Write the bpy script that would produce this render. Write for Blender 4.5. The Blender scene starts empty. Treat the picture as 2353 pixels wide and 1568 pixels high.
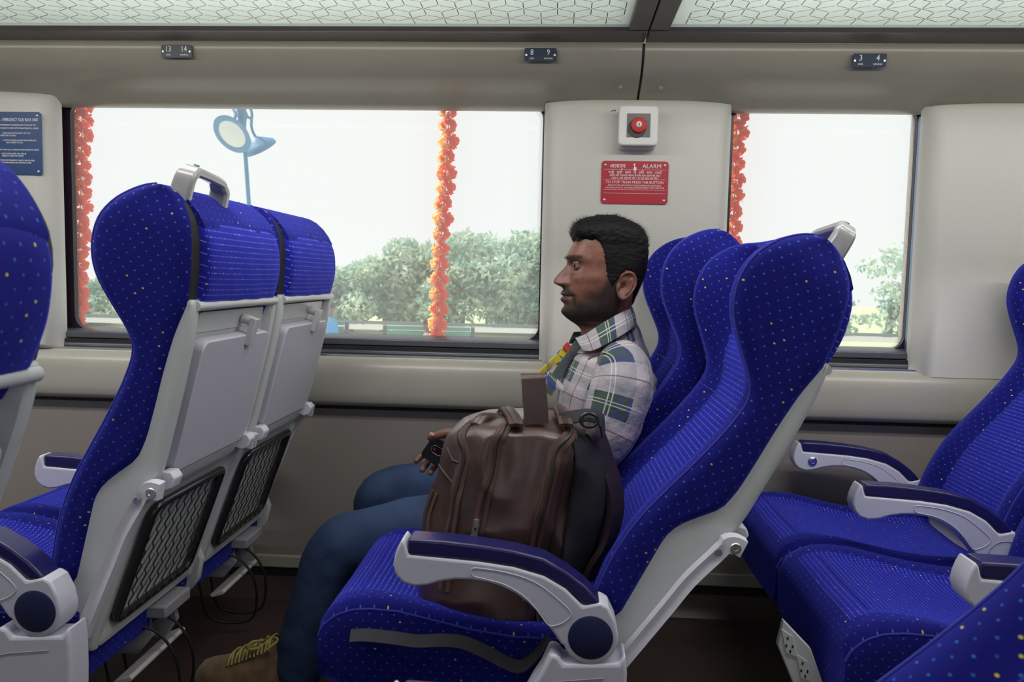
import bpy, bmesh, math, random
import numpy as np
from mathutils import Vector, Matrix, noise
random.seed(7)
PI = math.pi
R = math.radians
D = bpy.data
sc = bpy.context.scene
COL = sc.collection

# ---------------------------------------------------------------- camera
FPX, CX, CY = 1800.0, 1176.5, 784.0
CAM = np.array([0.0, 0.0, 1.05])
YAW, PITCH, ROLL = 0.058326, 0.081070, 0.021
_f = np.array([-math.sin(YAW)*math.cos(PITCH), math.cos(YAW)*math.cos(PITCH), -math.sin(PITCH)])
_r = np.array([math.cos(YAW), math.sin(YAW), 0.0]); _u = np.cross(_r, _f)
_r2 = _r*math.cos(ROLL)+_u*math.sin(ROLL); _u2 = -_r*math.sin(ROLL)+_u*math.cos(ROLL)
def at(px, py, Y):
    """world point seen at pixel (px, py) on the plane y = Y"""
    d = _r2*((px-CX)/FPX) + _u2*(-(py-CY)/FPX) + _f
    return Vector(CAM + d*(Y/d[1]))
cam = D.cameras.new('camera'); camo = D.objects.new('camera', cam); COL.objects.link(camo)
camo.matrix_world = Matrix(((_r2[0], _u2[0], -_f[0], 0), (_r2[1], _u2[1], -_f[1], 0), (_r2[2], _u2[2], -_f[2], 1.05), (0, 0, 0, 1)))
cam.sensor_width = 23.5; cam.lens = FPX*23.5/2353.0
cam.clip_start = 0.02; cam.clip_end = 500
cam.dof.use_dof = True; cam.dof.focus_distance = 1.95; cam.dof.aperture_fstop = 5.6
sc.camera = camo

# ---------------------------------------------------------------- world, sun, lamps, exposure
sc.view_settings.view_transform = 'Standard'; sc.view_settings.look = 'None'
sc.view_settings.gamma = 1.0; sc.view_settings.use_curve_mapping = False
sc.view_settings.exposure = 0.0
W = D.worlds.new('overcast_sky'); sc.world = W; W.use_nodes = True
bgn = W.node_tree.nodes['Background']; bgn.inputs[0].default_value = (0.99, 0.99, 1.0, 1); bgn.inputs[1].default_value = .98
sun = D.lights.new('sun', 'SUN'); sun.energy = 6.5; sun.angle = R(2.0); sun.color = (1.0, 0.95, 0.86)
suno = D.objects.new('sun', sun); COL.objects.link(suno)
suno.rotation_euler = Vector((0.62, -0.10, -0.78)).to_track_quat('-Z', 'Y').to_euler()
def area(name, loc, sx, sy, energy, col, rot=(0, 0, 0)):
    l = D.lights.new(name, 'AREA'); l.shape = 'RECTANGLE'; l.size = sx; l.size_y = sy; l.energy = energy; l.color = col
    o = D.objects.new(name, l); COL.objects.link(o); o.location = loc; o.rotation_euler = rot
    return o
LAMP = 1.62
for k, x in enumerate((-2.4, -0.8, 0.8, 2.4)):
    area('ceiling_lamp_light', (x, 1.0, 2.205), 1.3, 0.16, 7.5*LAMP, (1.0, 0.97, 0.93))
    area('rack_lamp_light', (x, 1.95, 2.18), 1.4, 0.10, 3.6*LAMP, (1.0, 0.99, 0.95))

for x in (-1.2, 1.3):
    area('rack_strip_light', (x, 1.60, 1.70), 2.2, 0.03, 6.2*LAMP, (1.0, 0.96, 0.90), (R(28), 0, 0))
# ---------------------------------------------------------------- node helpers
def mat(name, col=(.5, .5, .5), rough=.5, metal=0., spec=.5, sheen=0., sheen_tint=(1, 1, 1), coat=0.):
    m = D.materials.new(name); m.use_nodes = True
    b = m.node_tree.nodes['Principled BSDF']
    b.inputs['Base Color'].default_value = (*col, 1); b.inputs['Roughness'].default_value = rough
    b.inputs['Metallic'].default_value = metal; b.inputs['Specular IOR Level'].default_value = spec
    b.inputs['Sheen Weight'].default_value = sheen; b.inputs['Sheen Tint'].default_value = (*sheen_tint, 1)
    b.inputs['Coat Weight'].default_value = coat
    return m
class NT:
    def __init__(s, m): s.m = m; s.t = m.node_tree; s.b = s.t.nodes.get('Principled BSDF')
    def n(s, typ, **kw):
        x = s.t.nodes.new(typ)
        for k, v in kw.items(): setattr(x, k, v)
        return x
    def l(s, a, b): s.t.links.new(a, b)
    def val(s, inp, v):
        if isinstance(v, bpy.types.NodeSocket): s.l(v, inp)
        else: inp.default_value = v
    def ma(s, op, a, b=0., c=0.):
        x = s.n('ShaderNodeMath', operation=op); s.val(x.inputs[0], a); s.val(x.inputs[1], b); s.val(x.inputs[2], c); return x.outputs[0]
    def mix(s, f, a, b):
        x = s.n('ShaderNodeMix', data_type='RGBA'); s.val(x.inputs[0], f)
        for i, v in ((6, a), (7, b)):
            if isinstance(v, bpy.types.NodeSocket): s.l(v, x.inputs[i])
            else: x.inputs[i].default_value = (*v, 1)
        return x.outputs[2]
    def noise(s, scale, detail=2., vec=None, rough=.5):
        x = s.n('ShaderNodeTexNoise'); x.inputs['Scale'].default_value = scale; x.inputs['Detail'].default_value = detail
        x.inputs['Roughness'].default_value = rough
        if vec is not None: s.l(vec, x.inputs['Vector'])
        return x.outputs['Fac']
    def coord(s, k='Object'): return s.n('ShaderNodeTexCoord').outputs[k]
    def bump(s, h, strength=.3, dist=.01):
        x = s.n('ShaderNodeBump'); x.inputs['Strength'].default_value = strength; x.inputs['Distance'].default_value = dist
        s.l(h, x.inputs['Height']); s.l(x.outputs[0], s.b.inputs['Normal'])
    def ramp(s, f, a, b):
        x = s.n('ShaderNodeMapRange'); s.val(x.inputs[0], f); x.inputs[1].default_value = a; x.inputs[2].default_value = b; return x.outputs[0]
def grain(m, scale, amt, col2, strength=.0, detail=3.):
    t = NT(m); c = t.b.inputs['Base Color'].default_value[:3]
    f = t.noise(scale, detail, t.coord()); f = t.ramp(f, .35, .7)
    t.l(t.mix(t.ma('MULTIPLY', f, amt), c, col2), t.b.inputs['Base Color'])
    if strength: t.bump(t.noise(scale*6, 2, t.coord()), strength, .002)
    return m
def fabric(name, base, pu, pv, dot, asp, frac_yellow, stagger, dotcol, yel, seedv=0.):
    """blue moquette: woven dots placed by a lattice on the UV map (metres)"""
    m = mat(name, base, .85, sheen=.7, sheen_tint=(.10, .12, .9), spec=.12); t = NT(m)
    uv = t.n('ShaderNodeUVMap'); sp = t.n('ShaderNodeSeparateXYZ'); t.l(uv.outputs[0], sp.inputs[0])
    v = t.ma('DIVIDE', sp.outputs[1], pv); row = t.ma('FLOOR', v)
    u = t.ma('DIVIDE', sp.outputs[0], pu)
    if stagger: u = t.ma('ADD', u, t.ma('MULTIPLY', t.ma('MODULO', t.ma('ABSOLUTE', row), 2.), .5))
    col = t.ma('FLOOR', u)
    fu = t.ma('MULTIPLY', t.ma('SUBTRACT', t.ma('SUBTRACT', u, col), .5), pu*asp)
    fv = t.ma('MULTIPLY', t.ma('SUBTRACT', t.ma('SUBTRACT', v, row), .5), pv)
    d = t.ma('SQRT', t.ma('ADD', t.ma('MULTIPLY', fu, fu), t.ma('MULTIPLY', fv, fv)))
    cv = t.n('ShaderNodeCombineXYZ'); t.l(col, cv.inputs[0]); t.l(row, cv.inputs[1]); cv.inputs[2].default_value = seedv
    wn = t.n('ShaderNodeTexWhiteNoise'); t.l(cv.outputs[0], wn.inputs['Vector'])
    isy = t.ma('GREATER_THAN', wn.outputs['Value'], 1.-frac_yellow)
    rad = t.ma('MULTIPLY', dot, t.ma('ADD', 1., t.ma('MULTIPLY', isy, .10)))
    mask = t.n('ShaderNodeMapRange'); t.l(d, mask.inputs[0]); t.l(t.ma('MULTIPLY', rad, 1.15), mask.inputs[1]); t.l(t.ma('MULTIPLY', rad, .55), mask.inputs[2])
    dim = t.ma('ADD', .35, t.ma('MULTIPLY', t.n('ShaderNodeTexWhiteNoise').outputs[0], 0.)) 
    mk = t.ma('MULTIPLY', mask.outputs[0], t.ma('ADD', .45, t.ma('MULTIPLY', wn.outputs['Value'], .55)))
    dc = t.mix(isy, dotcol, yel)
    pile = t.ramp(t.noise(18., 3., t.coord()), .3, .75)
    b0 = t.mix(t.ma('MULTIPLY', pile, .35), base, tuple(c*1.6+.002 for c in base))
    t.l(t.mix(mk, b0, dc), t.b.inputs['Base Color'])
    t.bump(t.noise(900., 1., t.coord()), .25, .0015)
    return m
M = {}
M['side'] = fabric('moquette_side', (.005, .005, .125), .0235, .0135, .00175, .8, .06, True, (.03, .17, .42), (.56, .52, .015))
M['rows'] = fabric('moquette_rows', (.011, .012, .25), .0060, .0108, .0014, .8, .045, True, (.17, .25, .72), (.58, .44, .05), 3.)
M['under'] = mat('seat_black_lining', (.012, .013, .016), .8)
M['piping'] = mat('seat_piping', (.012, .014, .26), .8, sheen=.4, sheen_tint=(.3, .35, 1))
M['shell'] = grain(mat('shell_plastic', (.52, .55, .55), .38), 9., .25, (.44, .47, .47), .05)
M['arm'] = grain(mat('armrest_plastic', (.56, .57, .66), .36), 14., .2, (.50, .51, .60), .05)
M['pad'] = mat('armrest_pad', (.012, .011, .085), .33, coat=.15)
M['cap'] = mat('pivot_cap', (.006, .012, .065), .45)
M['tray'] = grain(mat('tray_laminate', (.50, .50, .58), .42), 60., .2, (.46, .46, .54), .0)
M['latch'] = mat('latch_plastic', (.50, .49, .50), .4)
M['hinge'] = mat('hinge_plastic', (.66, .66, .74), .35)
M['handle'] = mat('grab_handle_plastic', (.34, .35, .36), .25, coat=.3)
M['steel'] = mat('bolt_steel', (.6, .6, .6), .25, 1.)
M['blackm'] = mat('black_metal', (.010, .009, .013), .3, coat=.5)
M['net'] = mat('net_wire', (.09, .10, .10), .35, .8)
M['grey'] = grain(mat('cast_grey', (.30, .30, .33), .5), 30., .4, (.22, .22, .25), .1)
M['cable'] = mat('cable_rubber', (.008, .008, .010), .55)

# ---------------------------------------------------------------- mesh helpers
class MB:
    def __init__(s): s.v = []; s.f = []; s.mi = []; s.uv = []
    def add(s, vs, fs, mi=0, uvs=None):
        o = len(s.v); s.v += [tuple(p) for p in vs]
        for k, f in enumerate(fs):
            s.f.append([o+i for i in f]); s.mi.append(mi if isinstance(mi, int) else mi[k])
            s.uv.append(uvs[k] if uvs else None)
        return s
    def box(s, x0, x1, y0, y1, z0, z1, mi=0):
        v = [(x0, y0, z0), (x1, y0, z0), (x1, y1, z0), (x0, y1, z0), (x0, y0, z1), (x1, y0, z1), (x1, y1, z1), (x0, y1, z1)]
        return s.add(v, [(0, 3, 2, 1), (4, 5, 6, 7), (0, 1, 5, 4), (1, 2, 6, 5), (2, 3, 7, 6), (3, 0, 4, 7)], mi)
    def loft(s, rings, mi=0, cap=(True, True), closed=True, uvf=None, mif=None):
        n = len(rings[0]); vs = [p for r in rings for p in r]; fs = []; us = []; ms = []
        for i in range(len(rings)-1):
            for j in range(n if closed else n-1):
                k = (j+1) % n; fs.append((i*n+j, i*n+k, (i+1)*n+k, (i+1)*n+j))
                us.append(uvf(i, j) if uvf else None); ms.append(mif(i, j) if mif else mi)
        if closed and cap[0]: fs.append(tuple(reversed(range(n)))); us.append(None); ms.append(ms[0])
        if closed and cap[1]: b = (len(rings)-1)*n; fs.append(tuple(b+j for j in range(n))); us.append(None); ms.append(ms[-1])
        return s.add(vs, fs, ms, us)
    def tube(s, path, r, seg=8, mi=0, closed=False, flat=1.0, cap=True):
        P = [Vector(p) for p in path]; n = len(P); rr = r if isinstance(r, (list, tuple)) else [r]*n
        T = []
        for i in range(n):
            a = P[(i-1) % n] if (closed or i) else P[0]; b = P[(i+1) % n] if (closed or i < n-1) else P[-1]
            d = b-a; T.append(d.normalized() if d.length > 1e-9 else Vector((0, 0, 1)))
        up = Vector((0, 0, 1)) if abs(T[0].z) < .9 else Vector((0, 1, 0)); N = (up-T[0]*up.dot(T[0])).normalized(); rings = []
        for i in range(n):
            N = (N-T[i]*N.dot(T[i])).normalized(); B = T[i].cross(N)
            rings.append([P[i]+(N*math.cos(a)*flat+B*math.sin(a))*rr[i] for a in [2*PI*k/seg for k in range(seg)]])
        if closed: rings.append(rings[0]); return s.loft(rings, mi, (False, False))
        return s.loft(rings, mi, (cap, cap))
    def prism(s, pts, y0, y1, mi=0):
        """polygon in x,z extruded along y"""
        n = len(pts); v = [(p[0], y0, p[1]) for p in pts]+[(p[0], y1, p[1]) for p in pts]
        f = [tuple(range(n)), tuple(reversed(range(n, 2*n)))]+[(i, i+n, (i+1) % n+n, (i+1) % n) for i in range(n)]
        return s.add(v, f, mi)
    def prismx(s, pts, x0, x1, mi=0):
        """polygon in y,z extruded along x"""
        n = len(pts); v = [(x0, p[0], p[1]) for p in pts]+[(x1, p[0], p[1]) for p in pts]
        f = [tuple(range(n)), tuple(reversed(range(n, 2*n)))]+[(i, i+n, (i+1) % n+n, (i+1) % n) for i in range(n)]
        return s.add(v, f, mi)
    def lathe(s, prof, seg=24, c=(0, 0, 0), axis='y', mi=0):
        rings = []
        for r, h in prof:
            ring = []
            for k in range(seg):
                a = 2*PI*k/seg; p = (r*math.cos(a), r*math.sin(a))
                q = {'y': (p[0], h, p[1]), 'z': (p[0], p[1], h), 'x': (h, p[0], p[1])}[axis]
                ring.append((c[0]+q[0], c[1]+q[1], c[2]+q[2]))
            rings.append(ring)
        return s.loft(rings, mi)
    def build(s, name, mats, parent=None, smooth=40, bevel=0, bseg=2, uvm=None, subsurf=0, loc=None):
        me = D.meshes.new(name); me.from_pydata(s.v, [], s.f); 
        for m in (mats if isinstance(mats, (list, tuple)) else [mats]): me.materials.append(m)
        me.polygons.foreach_set('material_index', s.mi)
        ul = me.uv_layers.new(name='UVMap')
        for p, u in zip(me.polygons, s.uv):
            for k, li in enumerate(p.loop_indices):
                if u: ul.data[li].uv = u[k]
                else:
                    co = s.v[me.loops[li].vertex_index]; nn = p.normal
                    ax = max(range(3), key=lambda a: abs(nn[a]))
                    ul.data[li].uv = ((co[1], co[2]) if ax == 0 else (co[0], co[2]) if ax == 1 else (co[1], co[0]))
        bm = bmesh.new(); bm.from_mesh(me); bmesh.ops.recalc_face_normals(bm, faces=bm.faces); bm.to_mesh(me); bm.free()
        me.validate()
        if smooth:
            me.polygons.foreach_set('use_smooth', [True]*len(me.polygons)); me.set_sharp_from_angle(angle=R(smooth))
        o = D.objects.new(name, me); COL.objects.link(o); o.parent = parent
        if loc: o.location = loc
        if bevel:
            b = o.modifiers.new('bevel', 'BEVEL'); b.width = bevel; b.segments = bseg; b.limit_method = 'ANGLE'; b.angle_limit = R(35); b.harden_normals = False
        if subsurf:
            b = o.modifiers.new('sub', 'SUBSURF'); b.levels = subsurf; b.render_levels = subsurf
        return o
def empty(name, loc, rz=0):
    o = D.objects.new(name, None); COL.objects.link(o); o.location = loc; o.rotation_euler = (0, 0, rz); o.empty_display_size = .1
    return o
def tag(o, label, cat, group=None, kind=None):
    if label: o['label'] = label
    if cat: o['category'] = cat
    if group: o['group'] = group
    if kind: o['kind'] = kind
    return o
def struct(o): o['kind'] = 'structure'; return o
def copy_tree(o, parent=None):
    kids = [c for c in KIDS.get(o.name, [])] if False else [c for c in D.objects if c.parent == o]
    c = o.copy(); COL.objects.link(c)
    if parent: c.parent = parent
    for k in kids: copy_tree(k, c)
    return c
def interp(tab, x):
    if x <= tab[0][0]: return tab[0][1]
    for (a, b), (c, d) in zip(tab, tab[1:]):
        if x <= c: return b+(d-b)*(x-a)/(c-a)
    return tab[-1][1]
def cr(pts, n=8, closed=False):
    """Catmull-Rom through points"""
    P = [Vector(p) for p in pts]; out = []; m = len(P)
    rng = range(m) if closed else range(m-1)
    for i in rng:
        p0 = P[(i-1) % m] if (closed or i > 0) else P[0]; p1 = P[i]; p2 = P[(i+1) % m]; p3 = P[(i+2) % m] if (closed or i+2 < m) else P[-1]
        for k in range(n):
            t = k/n; out.append(.5*((2*p1)+(p2-p0)*t+(2*p0-5*p1+4*p2-p3)*t*t+(3*p1-p0-3*p2+p3)*t**3))
    if not closed: out.append(P[-1])
    return out
def sm(a, b, x):
    t = min(1, max(0, (x-a)/(b-a))); return t*t*(3-2*t)
def smtab(tab, n=200):
    """smooth a table with small box filter, returns callable"""
    xs = np.linspace(tab[0][0], tab[-1][0], n); ys = np.interp(xs, [t[0] for t in tab], [t[1] for t in tab])
    k = max(3, n//28) | 1; pad = np.pad(ys, k//2, mode='edge'); ys = np.convolve(pad, np.ones(k)/k, 'valid')
    return lambda x: float(np.interp(x, xs, ys))
def attach(o, p):
    """parent an object whose mesh is in world coordinates"""
    o.parent = p; o.matrix_parent_inverse = Matrix.Translation(-Vector(p.location)) if p.type == 'EMPTY' else Matrix.Identity(4); return o

def text(body, size, name, m, parent, origin, ux, uz, align='CENTER', ext=.0004, sx=1.0):
    """flat lettering as a mesh; origin, ux (reading direction) and uz (up) are given in the parent's space"""
    cu = D.curves.new('t', 'FONT'); cu.body = body; cu.size = size; cu.align_x = align; cu.extrude = ext; cu.resolution_u = 2
    to = D.objects.new('t', cu); COL.objects.link(to)
    bpy.context.view_layer.update()
    dg = bpy.context.evaluated_depsgraph_get(); me = D.meshes.new_from_object(to.evaluated_get(dg))
    D.objects.remove(to); D.curves.remove(cu)
    me.materials.clear(); me.materials.append(m); me.name = name
    ux = Vector(ux).normalized(); uz = Vector(uz).normalized(); nn = ux.cross(uz)
    mt = Matrix(((ux.x*sx, uz.x, nn.x, origin[0]), (ux.y*sx, uz.y, nn.y, origin[1]), (ux.z*sx, uz.z, nn.z, origin[2]), (0, 0, 0, 1)))
    me.transform(mt)
    o = D.objects.new(name, me); COL.objects.link(o); o.parent = parent
    return o
# ================================================================= STRUCTURE
def beige(name, c, rough, c2=None, sc_=6., amt=.35, bump=.03, coat=0.):
    return grain(mat(name, c, rough, coat=coat), sc_, amt, c2 or tuple(x*.85 for x in c), bump)
M['wall'] = beige('lower_wall_laminate', (.25, .225, .21), .5, (.215, .195, .18), 260., .5, .06)
M['rail'] = beige('rail_laminate', (.34, .33, .29), .33, None, 7.)
M['beam'] = beige('cove_laminate', (.29, .275, .225), .27, (.25, .235, .19), 5., .5, .04)
M['panel'] = beige('pillar_panel_grp', (.56, .56, .52), .42, (.52, .52, .475), 3., .4, .03)
M['rack'] = beige('rack_bronze_metal', (.095, .085, .08), .38, (.07, .065, .06), 20., .5, .03)
M['wframe'] = mat('window_frame_anodised', (.085, .090, .105), .32, .2)
M['wseal'] = mat('window_seal_black', (.020, .010, .022), .35)
M['floor'] = mat('vinyl_floor', (.030, .017, .016), .42)
t = NT(M['floor']); sp = t.ramp(t.noise(420., 1., t.coord()), .70, .80); b0 = t.mix(t.ramp(t.noise(5., 3., t.coord()), .3, .7), (.058, .036, .033), (.036, .022, .021))
t.l(t.mix(t.ma('MULTIPLY', sp, .6), b0, (.25, .2, .2)), t.b.inputs['Base Color'])
M['black'] = mat('black_recess', (.006, .006, .007), .6)
M['ceil'] = mat('ceiling_panel', (.62, .62, .60), .45)
X0, X1 = -3.6, 3.6
WY = 2.45
struct(MB().box(X0, X1, -1.1, 2.60, -.06, 0).build('floor', M['floor'], smooth=0))
struct(MB().box(X0, X1, -1.1, 2.60, 2.22, 2.28).build('ceiling', M['ceil'], smooth=0))
# window layout along x (far side): glass openings
WINS = [(-3.55, -2.21), (-1.645, -.045), (.485, 1.10), (1.70, 3.3)]
ZB, ZT = .795, 1.66
def wall_with_openings(name, y0, y1, wins, m, zb, zt):
    b = MB(); xs = [X0]+[a for w in wins for a in w]+[X1]
    b.box(X0, X1, y0, y1, 0, zb); b.box(X0, X1, y0, y1, zt, 2.22)
    for i in range(0, len(xs), 2):
        b.box(xs[i], xs[i+1], y0, y1, zb, zt)
    return struct(b.build(name, m, smooth=0))
wall_with_openings('wall_back', WY+.01, 2.60, WINS, M['wall'], ZB-.03, ZT)
NW = [(-3.3, -1.9), (-1.4, -.1), (.4, 1.7), (2.2, 3.4)]
wall_with_openings('wall_front', -1.1, -1.0, NW, M['panel'], .82, 1.6)
struct(MB().box(X0-.06, X0, -1.1, 2.6, 0, 2.22).build('wall_left', M['panel'], smooth=0))
struct(MB().box(X1, X1+.06, -1.1, 2.6, 0, 2.22).build('wall_right', M['panel'], smooth=0))
# ceiling light fittings
M['lamp'] = mat('lamp_diffuser', (.8, .8, .8), .4); _b = M['lamp'].node_tree.nodes['Principled BSDF']
_b.inputs['Emission Color'].default_value = (1, .97, .93, 1); _b.inputs['Emission Strength'].default_value = 3.0
for x in (-2.4, -.8, .8, 2.4):
    e = empty('ceiling_light', (x, 1.0, 2.22))
    pos = {-2.4: 'far left', -.8: 'middle left', .8: 'middle right', 2.4: 'far right'}[x]
    tag(e, 'long white strip light in the ceiling above the aisle, %s' % pos, 'light', 'aisle ceiling lights')
    MB().box(-.66, .66, -.10, .10, -.012, 0).build('frame', M['rack'], e, smooth=0)
# rail under the windows
rail = [(2.47, .797), (2.43, .793), (2.405, .780), (2.393, .760), (2.388, .735), (2.386, .68), (2.388, .655), (2.395, .642), (2.41, .636), (2.47, .634)]
struct(MB().prismx(rail, X0, X1).build('trim_1', M['rail'], smooth=50))
struct(MB().box(X0, X1, 2.43, 2.47, .622, .640).build('trim_2', M['black'], smooth=0))
# lower wall sheet, skirting
struct(MB().box(X0, X1, 2.435, 2.47, .13, .628).build('trim_3', M['wall'], smooth=0))
struct(MB().box(X0, X1, 2.425, 2.47, .095, .135).build('baseboard_back', M['rail'], smooth=0, bevel=.004))
struct(MB().box(X0, X1, 2.432, 2.47, .0, .1).build('baseboard_kick', M['black'], smooth=0))
struct(MB().prismx([(2.47, 0), (2.40, 0), (2.41, .012), (2.425, .035), (2.43, .065), (2.47, .065)], X0, X1).build('baseboard_cove', M['floor'], smooth=60))
# cove beam above the windows, two lengths with a joint
beam = [(2.50, 1.568), (2.475, 1.570), (2.46, 1.578), (2.44, 1.594), (2.405, 1.612), (2.37, 1.628), (2.345, 1.643), (2.327, 1.660), (2.316, 1.680), (2.309, 1.700), (2.306, 1.715), (2.309, 1.724), (2.33, 1.728), (2.50, 1.728)]
XJ = at(1477, 150, 2.32).x
struct(MB().prismx(beam, X0, XJ-.0035).build('trim_4', M['beam'], smooth=60, bevel=.002))
struct(MB().prismx(beam, XJ+.0035, X1).build('trim_5', M['beam'], smooth=60, bevel=.002))
struct(MB().prismx([(y+.008, z) for y, z in beam], XJ-.004, XJ+.004).build('trim_6', M['black'], smooth=0))
for px, py in ((1426, 197), (1519, 199)):
    p = at(px, py, 2.372)
    b = MB().lathe([(.0, -.002), (.0062, -.002), (.0070, .0), (.0070, .006)], 20, (0, 0, 0), 'y')
    o = tag(b.build('screw_cover', M['beam']), 'small round beige screw cap on the beam %s the joint' % ('left of' if px < 1477 else 'right of'), 'cap', 'screw caps beside the beam joint')
    o.location = p; o.rotation_euler = (R(-58), 0, 0)
# luggage rack: bronze frame and frosted printed glass
M['frost'] = mat('frosted_glass', (.74, .79, .76), .35)
t = NT(M['frost']); tr = t.n('ShaderNodeBsdfTranslucent'); tr.inputs[0].default_value = (.88, .94, .90, 1)
mx = t.n('ShaderNodeMixShader'); mx.inputs[0].default_value = .6
out = t.t.nodes['Material Output']; t.l(t.b.outputs[0], mx.inputs[1]); t.l(tr.outputs[0], mx.inputs[2]); t.l(mx.outputs[0], out.inputs[0])
t.b.inputs['Coat Weight'].default_value = .6; t.b.inputs['Coat Roughness'].default_value = .05
M['print'] = mat('glass_print_grey', (.16, .15, .14), .4)
RZ = 1.733
def rack_unit(xa, xb, label):
    e = empty('luggage_rack', ((xa+xb)/2, 2.2, RZ)); tag(e, label, 'luggage rack', 'overhead luggage racks')
    lx = (xb-xa)/2
    yF = .107; yN = -.55
    MB().prismx([(yF, -.010), (yF, .05), (.0, .05), (.0, .0), (.012, -.010)], -lx, lx).build('front_rail', M['rack'], e, smooth=0, bevel=.003)
    MB().box(-lx, lx, yN-.06, yN, -.02, .06).build('edge_rail', M['rack'], e, smooth=0, bevel=.004)
    MB().box(-lx+.1, lx-.1, yN-.045, yN-.015, -.027, -.02).build('light_strip', M['lamp'], e, smooth=0)
    for s in (-1, 1):
        a, b_ = sorted((s*lx, s*(lx-.052)))
        MB().box(a, b_, yN, 0.0, -.008, .05).build('side_rail', M['rack'], e, smooth=0, bevel=.003)
    g = MB().box(-lx+.045, lx-.045, yN-.01, .006, .006, .014).build('glass_panel', M['frost'], e, smooth=0)
    MB().box(-lx+.052, lx-.052, -.004, .0015, .0, .012).build('glass_edge_seal', mat('seal_clear', (.45, .5, .45), .3), e, smooth=0)
    # printed cube lattice on the underside: hexagons with three spokes
    pm = MB(); a = .0500; wd = .0013; hx = a*math.sqrt(3)
    x = -lx+.052+hx/2; rowi = 0; y = -.03; zz = .0052
    def seg(p, q):
        for P in (p, q):
            if not (-lx+.05 < P[0] < lx-.05 and yN+.005 < P[1] < -.004): return
        d = Vector((q[0]-p[0], q[1]-p[1], 0)); l_ = d.length; d /= l_; n = Vector((-d.y, d.x, 0))*wd
        p = Vector((p[0], p[1], zz))+d*.003; q = Vector((q[0], q[1], zz))-d*.003
        pm.add([p-n, q-n, q+n, p+n], [(0, 1, 2, 3)])
    while y > yN:
        x = -lx+.05+(hx/2 if rowi % 2 else 0)
        while x < lx:
            V = [(x+a*math.sin(k*PI/3), y+a*math.cos(k*PI/3)) for k in range(6)]
            seg(V[0], V[1]); seg(V[1], V[2]); seg(V[2], V[3])
            for k in (0, 2, 4): seg((x, y), V[k])
            x += hx
        y -= a*1.5; rowi += 1
    o = pm.build('printed_lattice', M['print'], e, smooth=0); o['kind'] = 'stuff'
    return e
XR = at(1498, 60, 2.25).x-.012
rack_unit(XR-2.55, XR-.002, 'long bronze framed overhead rack with frosted patterned glass left of the joint')
rack_unit(XR+.002, XR+2.40, 'bronze framed overhead rack with frosted patterned glass right of the joint')
# pillar panels between the windows
def pillar(n, xa, xb, zb, zt, lean=.0):
    cs = []; N = 14
    for z, k in ((zb, .0), (zb+.004, .6), (zb+.016, 1.), (zb+.3, 1.02), (zt-.08, 1.), (zt-.02, .9), (zt+.004, .55), (zt+.01, .1)):
        ring = []; xm = (xa+xb)/2; hw = (xb-xa)/2+lean*((z-zb)/(zt-zb)-.5)
        crown = .014
        for j in range(N+1):
            u = -1+2*j/N; uu = math.copysign(abs(u)**.55, u) if abs(u) > 0 else 0
            dep = .045*k*(1-abs(u)**14)+.004
            ring.append((xm+hw*(1-.01*(1-k))*uu, WY-dep, z+crown*(1-u*u)*(1 if z > zt-.1 else 0)*.8-(0 if z > zb+.1 else 0)))
        ring += [(xm+hw, WY+.02, z), (xm-hw, WY+.02, z)]
        cs.append(ring)
    return struct(MB().loft(cs).build('trim_%d' % n, M['panel'], smooth=50))
pillar(7, at(1238, 800, 2.41).x, at(1681, 400, 2.41).x, .778, 1.573)
pillar(8, at(2110, 700, 2.41).x, 1.74, .762, 1.572)
pillar(9, -2.25, at(121, 500, 2.41).x, .788, 1.585)
# windows: black bonded surround, anodised sill bars, pane with haze mixed in and dotted edge
M['pane'] = D.materials.new('window_pane_hazed'); m = M['pane']; m.use_nodes = True; t = NT(m); t.t.nodes.remove(t.b)
tp = t.n('ShaderNodeBsdfTransparent'); tp.inputs[0].default_value = (.97, .985, .98, 1)
gl = t.n('ShaderNodeBsdfGlossy'); gl.inputs['Roughness'].default_value = .02
haze = t.n('ShaderNodeBsdfTranslucent'); haze.inputs[0].default_value = (.88, .95, .92, 1)
fr = t.n('ShaderNodeFresnel'); fr.inputs[0].default_value = 1.04
m1 = t.n('ShaderNodeMixShader'); m1.inputs[0].default_value = .10; t.l(tp.outputs[0], m1.inputs[1]); t.l(haze.outputs[0], m1.inputs[2])  # translucent share lays a washed-out haze over the outside view
m2 = t.n('ShaderNodeMixShader'); t.l(fr.outputs[0], m2.inputs[0]); t.l(m1.outputs[0], m2.inputs[1]); t.l(gl.outputs[0], m2.inputs[2])
t.l(m2.outputs[0], t.t.nodes['Material Output'].inputs[0])
M['dots'] = mat('ceramic_frit_black', (.01, .012, .02), .4)
def rrect(x0, x1, z0, z1, r, n=8):
    o = []
    for cx, cz, a0 in ((x1-r, z1-r, 0), (x0+r, z1-r, 90), (x0+r, z0+r, 180), (x1-r, z0+r, 270)):
        for k in range(n+1):
            a = R(a0+90*k/n); o.append((cx+r*math.cos(a), cz+r*math.sin(a)))
    return o
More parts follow.
